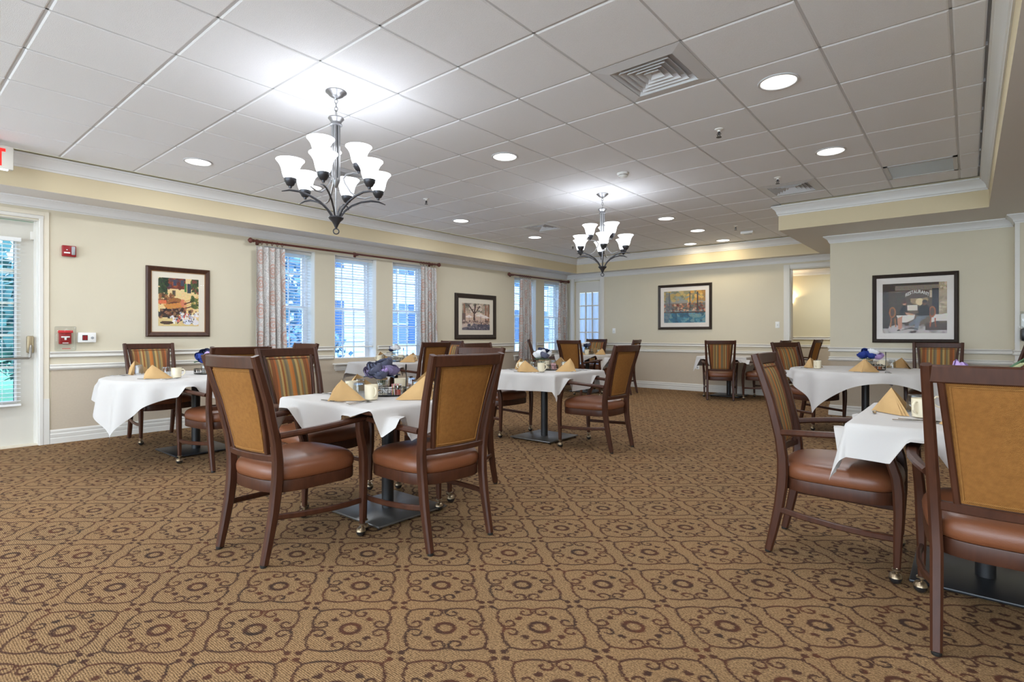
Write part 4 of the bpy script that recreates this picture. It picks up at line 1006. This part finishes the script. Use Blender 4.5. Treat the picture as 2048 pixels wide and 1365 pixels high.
def shaker(tc, lab, off, m='jam_amber'):
    s = thing('condiment_jar', lab, 'jar', (tc[0] + off[0], tc[1] + off[1], ZT + .006))
    G().lathe([(0, 0), (.02, 0), (.021, .004), (.021, .05), (.0195, .05), (.0195, .004), (0, .003)], 16).build('jar', 'tumbler', s); G().lathe([(0, .004), (.018, .004), (.018, .036), (0, .036)], 14).build('filling', m, s); G().lathe([(.0215, .05), (.0215, .062), (0, .064)], 16).build('lid', 'steel', s)
RL = math.radians
caddy(T2, 'black scroll wire caddy on the %s' % N2, (0, 0), RL(40))
mason_jar(T2, 'mason jar of slate and purple cloth roses on the %s' % N2, (-.03, -.02), [('petal_slate', .058, (0, 0, .075)), ('petal_slate', .05, (-.06, -.01, .05)), ('petal_purple', .05, (.06, .02, .055)), ('petal_slate', .045, (.01, -.055, .05)), ('petal_purple', .045, (-.02, .06, .05)), ('petal_lilac', .028, (.065, -.03, .05)), ('petal_slate', .045, (.05, -.05, .03)), ('petal_purple', .04, (-.055, -.05, .03))], [('leaf_slate', .7 * k, .25 + .12 * (k % 3), .10) for k in range(9)], seed=3)
packets(T2, 'pink and yellow sugar packets in the caddy on the %s' % N2, (.055, .03), .6); shaker(T2, 'small condiment jar in the caddy on the %s' % N2, (.085, .015), 'jam_red')
caddy(T1, 'black scroll wire caddy on the %s' % N1, (-.02, .10), RL(35))
mason_jar(T1, 'mason jar of blue and navy cloth roses by the exit door', (-.03, .10), [('petal_blue', .055, (.0, -.02, .05)), ('petal_navy', .05, (-.04, .02, .085)), ('petal_navy', .05, (.03, .03, .09)), ('petal_lilac', .045, (.07, .02, .07)), ('petal_blue', .045, (-.05, -.03, .05)), ('petal_blue', .045, (.045, -.03, .03))], [('leaf_green', .8 * k, .2, .09) for k in range(7)], seed=5)
packets(T1, 'white sugar packets in the caddy on the %s' % N1, (.05, .13), .6, ('packet_white', 'packet_white', 'packet_pink'))
caddy(T3, 'black scroll wire caddy on the %s' % N3, (.01, .05), RL(38), tall=False)
mason_jar(T3, 'mason jar of white and dark cloth roses on the %s' % N3, (-.04, .01), [('petal_white', .055, (-.01, -.01, .065)), ('petal_white', .05, (-.05, .0, .05)), ('petal_navy', .04, (.02, .03, .10)), ('petal_slate', .045, (.05, -.02, .05)), ('petal_white', .045, (.055, .03, .06)), ('petal_navy', .035, (-.03, .03, .10))], [('leaf_green', .9 * k, .2, .08) for k in range(7)], seed=7)
packets(T3, 'pink sugar packets in the caddy on the %s' % N3, (.07, .075), .6, ('packet_pink', 'packet_white', 'packet_pink'))
mason_jar(T4, 'mason jar of pale roses with a dark hoop on the %s' % N4, (-.02, -.02), [('petal_white', .05, (.02, 0, .08)), ('petal_slate', .045, (-.03, .01, .07)), ('petal_white', .045, (.05, .03, .09)), ('petal_navy', .03, (.0, -.04, .05))], [('leaf_slate', .9 * k, .3, .09) for k in range(7)], seed=9)
caddy(T4, 'black scroll wire caddy on the %s' % N4, (0, 0), RL(40))
mason_jar(T5, 'mason jar of navy and white roses on the %s' % N5, (-.02, -.02), [('petal_white', .05, (-.05, 0, .07)), ('petal_navy', .05, (0, 0, .06)), ('petal_slate', .045, (.05, .02, .07)), ('petal_white', .035, (.02, .03, .1))], [('leaf_green', .9 * k, .25, .08) for k in range(7)], seed=11)
caddy(T5, 'black scroll wire caddy on the %s' % N5, (0, 0), RL(30), tall=False)
caddy(T7, 'black wire caddy with a tall ring handle on the %s' % N7, (.08, -.09), RL(10))
mason_jar(T7, 'mason jar of bright blue, white and lilac roses on the %s' % N7, (.045, -.06), [('petal_blue', .055, (-.055, -.01, .05)), ('petal_blue', .05, (-.03, .03, .07)), ('petal_white', .05, (.04, -.01, .085)), ('petal_lilac', .05, (.075, .01, .04)), ('petal_blue', .04, (.02, -.03, .04))], [('leaf_green', .8 * k, .2, .08) for k in range(7)], seed=13)
for i, (dx, m) in enumerate(((.06, 'jam_red'), (.105, 'jam_amber'), (.15, 'jam_amber'))): shaker(T7, ['red jam jar in the caddy on the %s', 'amber jam jar beside the red one on the %s', 'amber jam jar next to the ring handle on the %s'][i] % N7, (dx, -.135 + .015 * i), m)
caddy(T8, 'black wire caddy with a low ring handle on the %s' % N8, (.06, .0), RL(35))
V8 = mason_jar(T8, 'mason jar with a lilac bloom and a striped green leaf', (0, 0), [('petal_lilac', .05, (-.07, -.03, .105)), ('petal_lilac', .045, (.01, .03, .07)), ('petal_white', .045, (.05, .0, .06))], [('leaf_green', RL(5), 2.2, .20), ('leaf_cream', RL(-20), 2.0, .185), ('leaf_green', RL(200), .4, .12), ('leaf_green', RL(300), .3, .1)], seed=15)

# ================================================================== WALL THINGS
def rod(y0, y1, lab, brackets):
    r = thing('curtain_rod', lab, 'curtain rod', (XL + .10, (y0 + y1) / 2, 2.362), 0, 'wooden curtain rods'); L = (y1 - y0) / 2
    G().cyl((0, -L, 0), (0, L, 0), .0145, n=14).build('pole', 'rod_wood', r)
    for s in (-1, 1):
        G().lathe([(.0145, 0), (.022, .006), (.022, .012), (.014, .018), (.03, .034), (.036, .05), (.03, .066), (.014, .078), (.006, .084), (0, .085)], 18, (0, s * L, 0), (0, s, 0)).build('finial', 'rod_wood', r)
    for b in brackets:
        q = G(); q.bevbox((-.094, b - (y0 + y1) / 2, -.0), (.012, .04, .075), .003); q.bevbox((-.05, b - (y0 + y1) / 2, -.012), (.09, .018, .018), .003); q.tube([(.017 * math.cos(a), b - (y0 + y1) / 2, .017 * math.sin(a)) for a in [PI * k / 8 * 1.2 + PI * .9 for k in range(9)]], .005, 6); q.build('bracket', 'rod_wood', r)
rod(3.34, 6.55, 'long reddish wooden rod above the three windows', (3.42, 4.93, 6.45))
rod(8.57, 10.62, 'short reddish wooden rod above the two windows beside the french door', (8.66, 10.5))
ring_g = G(); ring_g.tube([(.024 * math.cos(2 * PI * k / 18), 0, .024 * math.sin(2 * PI * k / 18) - .009) for k in range(18)], .004, 6, closed=True); ring_g.cyl((0, 0, -.034), (0, 0, -.05), .002, n=5); RM = ring_g.mesh('curtain_ring', 'rod_wood')
def curtain(y0, y1, lab, seed, waves, spr=1.0, zbot=.60):
    t = thing('curtain', lab, 'curtain', (0, 0, 0), 0, 'ogee print curtain panels')
    drape('panel', y0, y1, XL + .115, zbot, 2.295, waves, .030, 'ogee_curtain', None, None, axis='y', parent=t, spread=spr, seed=seed)
    for i in range(6): link('curtain_ring', RM, t, (XL + .10, y0 + .02 + (y1 - y0 - .04) * i / 5, 2.362))
curtain(3.35, 3.74, 'print curtain panel hung beside the market street picture', 1, 5)
curtain(6.16, 6.52, 'print curtain panel at the lamp post window', 2, 5)
curtain(8.86, 9.24, 'print curtain panel nearest the umbrella picture', 3, 5)
curtain(10.28, 10.60, 'print curtain panel next to the french door', 4, 5)

# --- framed pictures
def canvas(w, h, bgc):
    return np.tile(np.array(bgc, float), (h, w, 1))
def grids(A):
    h, w = A.shape[:2]; yy, xx = np.mgrid[0:h, 0:w]; return (xx + .5) / w, 1 - (yy + .5) / h
def rect(A, x0, x1, y0, y1, c, al=1):
    u, v = grids(A); m = ((u >= x0) & (u <= x1) & (v >= y0) & (v <= y1))[..., None] * al; A[:] = A * (1 - m) + np.array(c) * m
def ell(A, cx, cy, rx, ry, c, al=1, rot=0):
    u, v = grids(A); du, dv = u - cx, v - cy; p = du * math.cos(rot) + dv * math.sin(rot); q = -du * math.sin(rot) + dv * math.cos(rot)
    m = (((p / rx) ** 2 + (q / ry) ** 2) <= 1)[..., None] * al; A[:] = A * (1 - m) + np.array(c) * m
def poly(A, pts, c, al=1):
    u, v = grids(A); ins = np.zeros(u.shape, bool); n_ = len(pts)
    for i in range(n_):
        x0, y0 = pts[i]; x1, y1 = pts[(i + 1) % n_]
        if y0 == y1: continue
        ins ^= ((v >= min(y0, y1)) & (v < max(y0, y1))) & (u < (v - y0) * (x1 - x0) / (y1 - y0) + x0)
    m = ins[..., None] * al; A[:] = A * (1 - m) + np.array(c) * m
def dabs(A, x0, x1, y0, y1, cols, n_, s, sd):
    r = random.Random(sd)
    for i in range(n_): ell(A, r.uniform(x0, x1), r.uniform(y0, y1), s * r.uniform(.5, 1.4), s * r.uniform(.4, 1.1), r.choice(cols), .85, r.uniform(0, 3))
def art_market():
    A = canvas(72, 90, (226, 196, 140))
    rect(A, .1, .66, .78, 1, (126, 62, 40)); dabs(A, .12, .64, .8, 1, [(96, 44, 32), (150, 84, 56), (78, 60, 70)], 26, .05, 1)
    rect(A, .18, .62, .775, .80, (96, 40, 34))
    for x in (.36, .54): rect(A, x, x + .08, .84, .97, (66, 70, 86))
    rect(A, .64, .70, .72, .9, (70, 120, 66)); rect(A, .71, .8, .70, .9, (52, 56, 70)); rect(A, .34, .41, .62, .74, (110, 92, 70)); rect(A, .36, .395, .63, .73, (70, 66, 60))
    dabs(A, 0, .2, .62, 1, [(40, 58, 36), (60, 74, 46), (30, 44, 32)], 44, .05, 2); dabs(A, .82, 1, .72, 1, [(70, 84, 46), (120, 60, 50), (52, 66, 40)], 34, .045, 3)
    dabs(A, .02, .36, .48, .64, [(120, 72, 44), (150, 96, 60), (90, 60, 42)], 26, .05, 4)
    ell(A, .42, .42, .24, .17, (150, 96, 52)); ell(A, .40, .36, .22, .15, (96, 58, 38)); rect(A, 0, .2, .46, .53, (214, 112, 70))
    poly(A, [(.12, .44), (.56, .50), (.62, .40), (.2, .34)], (198, 132, 66)); ell(A, .62, .47, .07, .10, (206, 120, 90), 1, .6)
    for i in range(5): poly(A, [(.62, .30 + .05 * i), (.98, .40 + .05 * i), (.98, .43 + .05 * i), (.62, .325 + .05 * i)], (84, 50, 36) if i % 2 else (214, 170, 110))
    dabs(A, .82, 1, .36, .62, [(84, 96, 46), (60, 76, 40), (140, 130, 70)], 26, .04, 5)
    rect(A, .04, .5, .18, .36, (58, 42, 36)); dabs(A, 0, 1, .14, .36, [(60, 40, 34), (110, 66, 44), (46, 40, 44), (150, 110, 80)], 60, .035, 6)
    rect(A, 0, 1, 0, .16, (214, 188, 130)); dabs(A, .25, 1, .08, .28, [(228, 224, 224), (236, 232, 226), (170, 176, 196), (196, 90, 80)], 44, .035, 7)
    ell(A, .2, .07, .16, .035, (84, 64, 52)); ell(A, .72, .09, .12, .06, (214, 216, 224)); ell(A, .92, .08, .09, .06, (220, 214, 214)); dabs(A, .4, .9, .06, .16, [(50, 48, 60), (90, 84, 100)], 16, .02, 8)
    return A
def art_umbrella():
    A = canvas(84, 84, (196, 168, 150)); rect(A, 0, 1, .34, 1, (206, 176, 156))
    dabs(A, 0, 1, .66, 1, [(120, 116, 104), (150, 140, 124), (96, 92, 84), (180, 160, 140)], 110, .06, 1); dabs(A, .25, .7, .6, .95, [(214, 196, 180), (226, 208, 192)], 20, .06, 9)
    for x in (.05, .82, .92): rect(A, x, x + .06, .3, .95, (150, 110, 88))
    poly(A, [(.38, .22), (.47, .22), (.45, .6), (.50, .95), (.44, .95), (.41, .62)], (86, 66, 60)); poly(A, [(.41, .6), (.44, .64), (.24, .95), (.2, .93)], (92, 72, 64)); poly(A, [(.44, .62), (.46, .6), (.66, .9), (.62, .92)], (92, 74, 66))
    for cx, cy, rx in ((.24, .5, .14), (.66, .55, .2), (.84, .49, .16)):
        poly(A, [(cx - rx, cy - .02), (cx, cy + .07), (cx + rx, cy - .02), (cx, cy - .05)], (236, 222, 214)); rect(A, cx - .006, cx + .006, .22, cy, (110, 90, 84))
    rect(A, 0, .12, .24, .62, (110, 92, 86)); dabs(A, .02, 1, .22, .36, [(86, 70, 70), (150, 120, 110), (120, 100, 96), (196, 170, 156)], 70, .03, 3)
    rect(A, 0, 1, 0, .22, (112, 104, 112)); poly(A, [(0, .08), (.0, .2), (.34, .26), (.5, .2)], (206, 186, 172)); dabs(A, .2, 1, 0, .2, [(92, 86, 98), (130, 120, 126), (78, 76, 88)], 60, .05, 4)
    dabs(A, .3, .8, .04, .1, [(214, 206, 206)], 5, .015, 5); return A
def art_harbour():
    A = canvas(96, 78, (150, 150, 140)); rect(A, 0, 1, .72, 1, (150, 140, 104)); dabs(A, 0, 1, .7, 1, [(120, 122, 100), (186, 156, 96), (140, 150, 144), (196, 170, 110)], 70, .06, 1)
    dabs(A, .6, 1, .6, 1, [(206, 150, 70), (224, 176, 96), (160, 120, 70)], 36, .05, 2); rect(A, 0, 1, .40, .62, (128, 108, 92)); dabs(A, 0, 1, .34, .6, [(196, 120, 90), (90, 80, 80), (214, 170, 140), (120, 60, 50), (96, 110, 110)], 110, .03, 3)
    for x in (.12, .62, .8): rect(A, x, x + .03, .4, .96, (70, 64, 66))
    rect(A, 0, 1, 0, .32, (72, 120, 140)); dabs(A, 0, 1, 0, .32, [(60, 108, 132), (96, 146, 160), (120, 150, 150), (60, 90, 110)], 80, .06, 4); rect(A, 0, 1, .31, .35, (84, 70, 62))
    poly(A, [(.04, .95), (.14, .95), (.2, .5), (.1, 0), (.02, 0)], (110, 116, 122), .6); return A
def art_restaurant():
    A = canvas(108, 84, (112, 94, 78)); rect(A, 0, 1, .84, 1, (66, 54, 46)); rect(A, .2, .9, .86, .95, (132, 118, 104)); rect(A, .05, .42, .16, .82, (74, 62, 52))
    for i in range(9): rect(A, .06 + .04 * i, .065 + .04 * i, .2, .82, (96, 82, 68))
    for i in range(8): rect(A, .05, .42, .25 + .07 * i, .256 + .07 * i, (96, 82, 68))
    rect(A, .36, .8, .5, .86, (92, 76, 64)); ell(A, .58, .66, .14, .1, (226, 190, 130), .55); ell(A, .59, .62, .06, .07, (250, 226, 176), .8)
    rect(A, .88, 1, .3, 1, (176, 156, 128)); dabs(A, .88, 1, .3, 1, [(206, 190, 160), (150, 130, 104)], 24, .03, 1); rect(A, .78, .88, .2, .88, (50, 46, 50)); rect(A, .74, .78, .7, .85, (190, 170, 140))
    rect(A, 0, 1, 0, .14, (176, 164, 160)); dabs(A, 0, 1, 0, .12, [(196, 186, 182), (150, 138, 134)], 40, .06, 2); rect(A, 0, .1, .1, .86, (58, 50, 44)); rect(A, .68, 1, .06, .2, (84, 68, 58))
    rect(A, .4, .56, .45, .56, (226, 214, 196)); poly(A, [(.22, .36), (.52, .37), (.5, .28), (.4, .22), (.28, .22)], (226, 218, 206)); poly(A, [(.74, .20), (.78, .36), (1, .38), (1, .24), (.85, .24)], (226, 218, 208))
    for c, x in (((176, 110, 66), .16), ((176, 96, 62), .78)): ell(A, x, .42, .055, .11, c); ell(A, x, .42, .035, .085, (96, 74, 58)); poly(A, [(x - .03, .3), (x - .01, .3), (x - .02, .12), (x - .04, .12)], c); poly(A, [(x + .03, .3), (x + .05, .3), (x + .06, .12), (x + .045, .12)], c)
    ell(A, .35, .60, .03, .045, (196, 140, 110)); ell(A, .345, .625, .035, .03, (84, 50, 38)); poly(A, [(.28, .36), (.4, .36), (.39, .5), (.36, .56), (.32, .55), (.28, .45)], (32, 30, 32)); poly(A, [(.36, .42), (.5, .38), (.5, .355), (.38, .37)], (200, 150, 120))
    poly(A, [(.24, .30), (.32, .34), (.31, .1), (.27, .06), (.25, .1)], (196, 140, 112)); ell(A, .26, .055, .03, .012, (50, 36, 32))
    poly(A, [(.5, .38), (.58, .40), (.56, .48), (.62, .57), (.7, .57), (.74, .5), (.74, .34), (.6, .34)], (36, 33, 32)); ell(A, .66, .6, .035, .05, (120, 84, 66)); ell(A, .665, .625, .038, .035, (60, 50, 46))
    poly(A, [(.58, .35), (.72, .34), (.66, .28), (.52, .18), (.46, .14), (.42, .18)], (112, 116, 124)); poly(A, [(.54, .33), (.62, .32), (.56, .06), (.5, .06)], (126, 130, 138)); poly(A, [(.44, .03), (.54, .05), (.54, .015), (.46, .0)], (70, 50, 40)); poly(A, [(.3, .06), (.46, .12), (.58, .07), (.46, .09)], (64, 52, 46))
    ell(A, .55, .80, .19, .06, (84, 52, 34)); ell(A, .55, .745, .19, .06, (92, 76, 64)); return A
def picture(c, nvec, w, h, fw, mw, frame, board, A, lab, lip=True, txt=None):
    """c: centre on the wall; nvec: wall normal; local x to the right, local -y outward"""
    rz = math.atan2(nvec[1], nvec[0]) + PI / 2
    P = thing('framed_picture', lab, 'picture', (c[0], c[1], c[2]), rz); a, b = w / 2, h / 2
    fr = G()
    for (x0, z0), (x1, z1), (i0, j0), (i1, j1) in (((-a, -b), (a, -b), (a - fw, -b + fw), (-a + fw, -b + fw)), ((a, -b), (a, b), (a - fw, b - fw), (a - fw, -b + fw)), ((a, b), (-a, b), (-a + fw, b - fw), (a - fw, b - fw)), ((-a, b), (-a, -b), (-a + fw, -b + fw), (-a + fw, b - fw))):
        m0 = ((x0 * .7 + i1 * .3), (z0 * .7 + j1 * .3)); m1 = ((x1 * .7 + i0 * .3), (z1 * .7 + j0 * .3))
        vs = [(x0, 0, z0), (x1, 0, z1), (x1, -.022, z1), (x0, -.022, z0), (m1[0], -.034, m1[1]), (m0[0], -.034, m0[1]), (i0, -.020, j0), (i1, -.020, j1), (i0, -.006, j0), (i1, -.006, j1)]
        fr.add(vs, [(0, 3, 2, 1), (3, 5, 4, 2), (5, 7, 6, 4), (7, 9, 8, 6), (0, 1, 8, 9)])
    fr.build('frame', frame, P, 20)
    G().span(-a + fw, a - fw, -.009, -.004, -b + fw, b - fw).build('mat_board', board, P, 0)
    pa, pb = a - fw - mw[0], b - fw - mw[1]
    if lip:
        l = G()
        for x0, x1, z0, z1 in ((-a + fw, a - fw, b - fw - .006, b - fw), (-a + fw, a - fw, -b + fw, -b + fw + .006), (-a + fw, -a + fw + .006, -b + fw, b - fw), (a - fw - .006, a - fw, -b + fw, b - fw)): l.span(x0, x1, -.019, -.010, z0, z1)
        l.build('inner_lip', 'gold_lip', P, 0)
    hh, ww = A.shape[:2]; A = np.clip(A + rng.normal(0, 7, A.shape), 0, 255) / 255; L_ = np.where(A <= .04045, A / 12.92, ((A + .055) / 1.055) ** 2.4)
    g = G(); g.grid(lambda u, v: (-pa + 2 * pa * u, -.0115, -pb + 2 * pb * v), ww, hh); o = g.build('print', 'art_print', P, 0)
    ca = o.data.color_attributes.new('Col', 'FLOAT_COLOR', 'CORNER')
    cols = np.ones((ww * hh, 4, 4)); k = 0
    base = np.transpose(L_[::-1], (1, 0, 2)).reshape(-1, 3); cols[:, :, :3] = base[:, None, :]
    ca.data.foreach_set('color', cols.reshape(-1))
    if txt:
        cu = bpy.data.curves.new('lettering', 'FONT'); cu.body = txt; cu.size = .062; cu.align_x = 'CENTER'; cu.extrude = .0002; cu.offset = .0012
        to = bpy.data.objects.new('lettering', cu); COL.objects.link(to); dg_ = bpy.context.evaluated_depsgraph_get(); me = bpy.data.meshes.new_from_object(to.evaluated_get(dg_)); bpy.data.objects.remove(to)
        wv = [v.co for v in me.vertices]; mx = max(v.x for v in wv)
        for v in me.vertices:
            x, y = v.co.x, v.co.y; k_ = .125 / mx; q = x * k_; v.co = Vector((q, -.0122 - v.co.z, y * 1.0 - 3.0 * q * q))
        me.materials.clear(); me.materials.append(MATS['sign_white']); link('lettering', me, P, (-pa + 2 * pa * .55, 0, -pb + 2 * pb * .795))
    G().span(-a + fw, a - fw, -.0165, -.0155, -b + fw, b - fw).build('glazing', 'glass', P, 0)
picture((XL, 2.478, 1.519), (1, 0), .69, .825, .052, (.075, .075), 'frame_walnut', 'mat_board', art_market(), 'brown framed market street scene hung above the blue flower table')
picture((XL, 7.645, 1.472), (1, 0), 1.14, .862, .085, (.10, .09), 'frame_ebony', 'mat_board', art_umbrella(), 'dark framed scene of trees and white umbrellas between the windows', False)
picture((-4.42, YB, 1.693), (0, -1), 1.118, .92, .052, (.075, .085), 'frame_ebony', 'mat_board_pale', art_harbour(), 'dark framed teal and gold waterside scene on the back wall', False)
picture((-.545, YC, 1.476), (0, -1), .907, .905, .048, (.068, .078), 'frame_ebony', 'mat_board_pale', art_restaurant(), 'dark framed scene of a couple dining under a curved restaurant sign', False, 'RESTAURANT')

# --- alarm devices by the exit door
st = thing('fire_strobe', 'small red fire alarm strobe high on the wall by the exit door', 'fire alarm', (XL, 1.431, 2.01))
G().bevbox((.018, 0, 0), (.036, .117, .115), .006).build('strobe_body', 'fire_red', st); G().bevbox((.042, .032, .004), (.02, .03, .088), .006).build('strobe_lens', 'vent_metal', st)
G().span(.0355, .037, -.045, .006, -.026, -.012).build('name_strip', 'plate_white', st, 0); G().bevbox((.0365, -.02, .012), (.004, .012, .008), .0015).build('indicator', 'plate_white', st)
pl = thing('fire_pull_station', 'red fire pull station under a clear plastic cover by the exit door', 'fire alarm', (XL, 1.397, 1.09))
G().bevbox((.022, 0, .01), (.044, .10, .135), .006).build('station_body', 'fire_red', pl); G().bevbox((.047, 0, .072), (.012, .125, .028), .004).build('hood', 'alarm_red', pl)
th_ = G(); th_.bevbox((.048, 0, .016), (.012, .072, .016), .003); th_.bevbox((.048, 0, .0), (.012, .018, .03), .003); th_.build('pull_handle', 'plate_white', pl)
G().span(.0445, .0455, -.025, .025, -.05, -.043).build('name_strip', 'plate_white', pl, 0)
cv = G(); cv.bevbox((.04, 0, 0), (.08, .17, .255), .012); cv.build('clear_cover', 'clear_plastic', pl); G().span(.0805, .0812, -.035, .035, -.108, -.102).build('cover_strip', 'alarm_red', pl, 0)
kp = thing('alarm_keypad', 'white keypad with a small red number pad beside the fire pull station', 'keypad', (XL, 1.583, 1.10))
G().bevbox((.018, 0, 0), (.036, .158, .106), .006).build('keypad_body', 'plate_white', kp); G().span(.0362, .0375, -.042, .004, -.03, .026).build('number_pad', 'dark_gap', kp, 0)
for i in range(3):
    for j in range(3): G().bevbox((.0385, -.033 + i * .014, -.018 + j * .015), (.003, .009, .010), .0012).build('key', 'alarm_red', kp)
G().lathe([(0, 0), (.014, 0), (.014, .003), (0, .004)], 16, (.036, .045, -.004), (1, 0, 0)).build('dial', 'vent_metal', kp)
# --- exit sign
ex = thing('exit_sign', 'white exit sign with red letters hung from the ceiling by the door', 'exit sign', (-6.55, .74, 2.71))
G().bevbox((0, 0, -.012), (.05, .31, .205), .008).build('sign_box', 'sign_white', ex); G().bevbox((0, .0, .112), (.06, .12, .04), .008).build('ceiling_mount', 'sign_white', ex); G().span(-.02, .02, -.12, .12, -.122, -.1145).build('down_light', 'strip_light', ex, 0)
cu = bpy.data.curves.new('lettering', 'FONT'); cu.body = 'EXIT'; cu.size = .2; cu.align_x = 'CENTER'; cu.extrude = .001; cu.offset = .004
to = bpy.data.objects.new('lettering', cu); COL.objects.link(to); me = bpy.data.meshes.new_from_object(to.evaluated_get(bpy.context.evaluated_depsgraph_get())); bpy.data.objects.remove(to)
mx_ = max(v.co.x for v in me.vertices); my_ = max(v.co.y for v in me.vertices)
for v in me.vertices: v.co = Vector((.0262 + v.co.z, v.co.x / mx_ * .112 - .012, v.co.y / my_ * .15 - .075))
me.materials.clear(); me.materials.append(MATS['red_glow']); link('lettering', me, ex, (0, 0, -.012))
# --- switches and outlet
def wallplate(name, loc, lab, cat, kind):
    s = thing(name, lab, cat, loc); G().bevbox((0, -.003, 0), (.072, .006, .116), .002).build('plate', 'plate_white', s)
    if kind == 'switch': G().bevbox((0, -.008, .002), (.010, .012, .022), .002).build('toggle', 'plate_white', s); G().bevbox((0, -.0065, 0), (.016, .002, .03), .001).build('slot', 'vent_metal', s)
    else:
        for z in (-.024, .024): G().bevbox((0, -.007, z), (.034, .004, .03), .002).build('socket', 'vent_metal', s)
wallplate('light_switch', (-6.03, YB, 1.213), 'white light switch on the wall beside the french door', 'switch', 'switch')
wallplate('light_switch', (-2.672, YB, 1.308), 'white light switch on the wall beside the hall opening', 'switch', 'switch')
wallplate('power_outlet', (-4.15, YB, .495), 'white power outlet low on the back wall', 'outlet', 'outlet')
# --- wall dispenser on the pilaster
dp = thing('wall_dispenser', 'wall dispenser with a clear tank and black base by the corner guard', 'dispenser', (.53, YP, 1.05))
G().bevbox((0, -.07, .08), (.16, .13, .15), .03).build('dispenser_base', 'dispenser_black', dp); G().bevbox((0, -.07, .245), (.165, .13, .175), .03).build('clear_tank', 'clear_plastic', dp); G().bevbox((0, -.07, .338), (.155, .12, .012), .005).build('tank_lid', 'clear_plastic', dp)
G().bevbox((-.085, -.07, .165), (.012, .05, .02), .003).build('latch', 'plate_white', dp); G().bevbox((0, -.005, .17), (.14, .012, .3), .004).build('back_plate', 'plate_white', dp)

# ================================================================== OUTSIDE
tag(G().span(-60, XL - .36, -30, 60, -.35, -.25).build('lawn', 'lawn', None, 0), kind='structure')
def tree(x, y, h, r, lab, m, seed, trunk=True):
    t = thing('garden_tree', lab, 'tree', (x, y, -.25)); rs = np.random.default_rng(seed); N = 1500; g = G()
    if trunk: G().tube([(0, 0, 0), (.05, .02, h * .4), (0, .05, h * .75)], [.16, .12, .05], 8).build('trunk', 'bark', t)
    vs = []; fs = []
    for i in range(N):
        d = rs.normal(size=3); d /= np.linalg.norm(d); q = rs.uniform(.55, 1.0) * (1 + .18 * math.sin(7 * d[0] + seed) * math.sin(6 * d[2] + 2 * d[1]))
        p = np.array([d[0] * r * q, d[1] * r * q, h * .58 + d[2] * h * .42 * q]); s = rs.uniform(.08, .17) * (r / 1.6) ** .5
        a = rs.normal(size=3); a /= np.linalg.norm(a); b = np.cross(a, d); b /= max(1e-6, np.linalg.norm(b)); o = len(vs)
        vs += [tuple(p - a * s), tuple(p + b * s * .6), tuple(p + a * s), tuple(p - b * s * .6)]; fs.append((o, o + 1, o + 2, o + 3))
    g.add(vs, fs); f_ = g.build('foliage', m, t, 0)
tree(-14, 6.4, 4.6, 2.0, 'leafy tree outside the window beside the market street picture', 'foliage_blue', 1)
tree(-17.5, 1.2, 3.6, 1.6, 'dark bushy tree outside seen from the exit door side', 'foliage_dark', 2)
tree(-11.6, 2.2, 3.0, 1.3, 'dense green tree outside the exit door', 'foliage_dark', 3)
tree(-14.2, -1.4, 4.2, 1.8, 'tall tree beyond the lawn outside the exit door', 'foliage_blue', 4)
tree(-11.2, 6.4, 1.7, .8, 'round clipped shrub outside the middle window', 'foliage_blue', 5, False)
hs = thing('neighbor_house', 'white clapboard house with blue shutters outside the windows', 'house', (-17.5, 20, -.25))
hd = Vector((1, -.0, 0))
G().span(-8, 0, -12.0, 10, 0, 6.2).build('wall', 'siding', hs, 0)
cb = G(); cb.box((.012, -1, 0), (.03, 22, .17), M=Matrix.Rotation(-.13, 3, 'Y')); cm = cb.mesh('clapboard', 'siding', 0)
for i in range(34): link('clapboard', cm, hs, (0, 0, .1 + i * .18))
G().prism([(-8.4, 6.2), (.5, 6.2), (-4, 8.6)], -12.4, 10.4).build('roof', 'roof_grey', hs, 0)
rf = [o for o in bpy.data.objects if o.name.startswith('roof') and o.parent == hs][0]
for v in rf.data.vertices: v.co = Vector((v.co.x, v.co.z, v.co.y))
for z in (1.0, 3.8):
    for y in (-9.6, -6.2, -2.8, .6, 4.0, 7.4):
        wn = G().span(.0, .05, y - .5, y + .5, z, z + 1.6).build('window', 'window_dark', hs, 0)
        G().span(.05, .075, y - .5, y + .5, z + .77, z + .83).build('window_rail', 'siding', wn, 0); G().span(.05, .075, y - .03, y + .03, z, z + 1.6).build('window_rail', 'siding', wn, 0)
        for s in (-1, 1): G().span(.0, .07, y + s * .55, y + s * .95, z, z + 1.6).build('shutter', 'shutter_blue', hs, 0)
lp = thing('street_lamp', 'lantern post lamp standing on the lawn outside', 'lamp post', (-11.2, 8.05, -.25))
G().lathe([(.09, 0), (.09, .1), (.05, .14), (.04, 1.9), (.05, 1.95), (.03, 2.0)], 12).build('post', 'post_black', lp); G().lathe([(.05, 2.0), (.16, 2.32), (.17, 2.36)], 8).build('lantern', 'lantern_glass', lp); G().lathe([(.19, 2.36), (.12, 2.45), (.04, 2.52), (.02, 2.58), (0, 2.6)], 8).build('lantern_cap', 'post_black', lp)
rl = thing('garden_railing', 'low white railing on the terrace outside the middle window', 'railing', (-9.6, 4.0, -.25))
G().span(-.03, .03, 0, 6, .86, .92).build('top_rail', 'siding', rl, 0); G().span(-.02, .02, 0, 6, .25, .30).build('bottom_rail', 'siding', rl, 0)
bl = G().span(-.015, .015, -.02, .02, .30, .86).mesh('baluster', 'siding', 0)
for i in range(41): link('baluster', bl, rl, (0, .075 + i * .146, 0))
for y in (0, 2, 4, 6): G().span(-.06, .06, y - .06, y + .06, 0, 1.02).build('post', 'siding', rl, 0)
struct(G().span(-10.2, XL - .36, 2.5, 11, -.26, -.22).build('terrace', 'paving', None, 0))
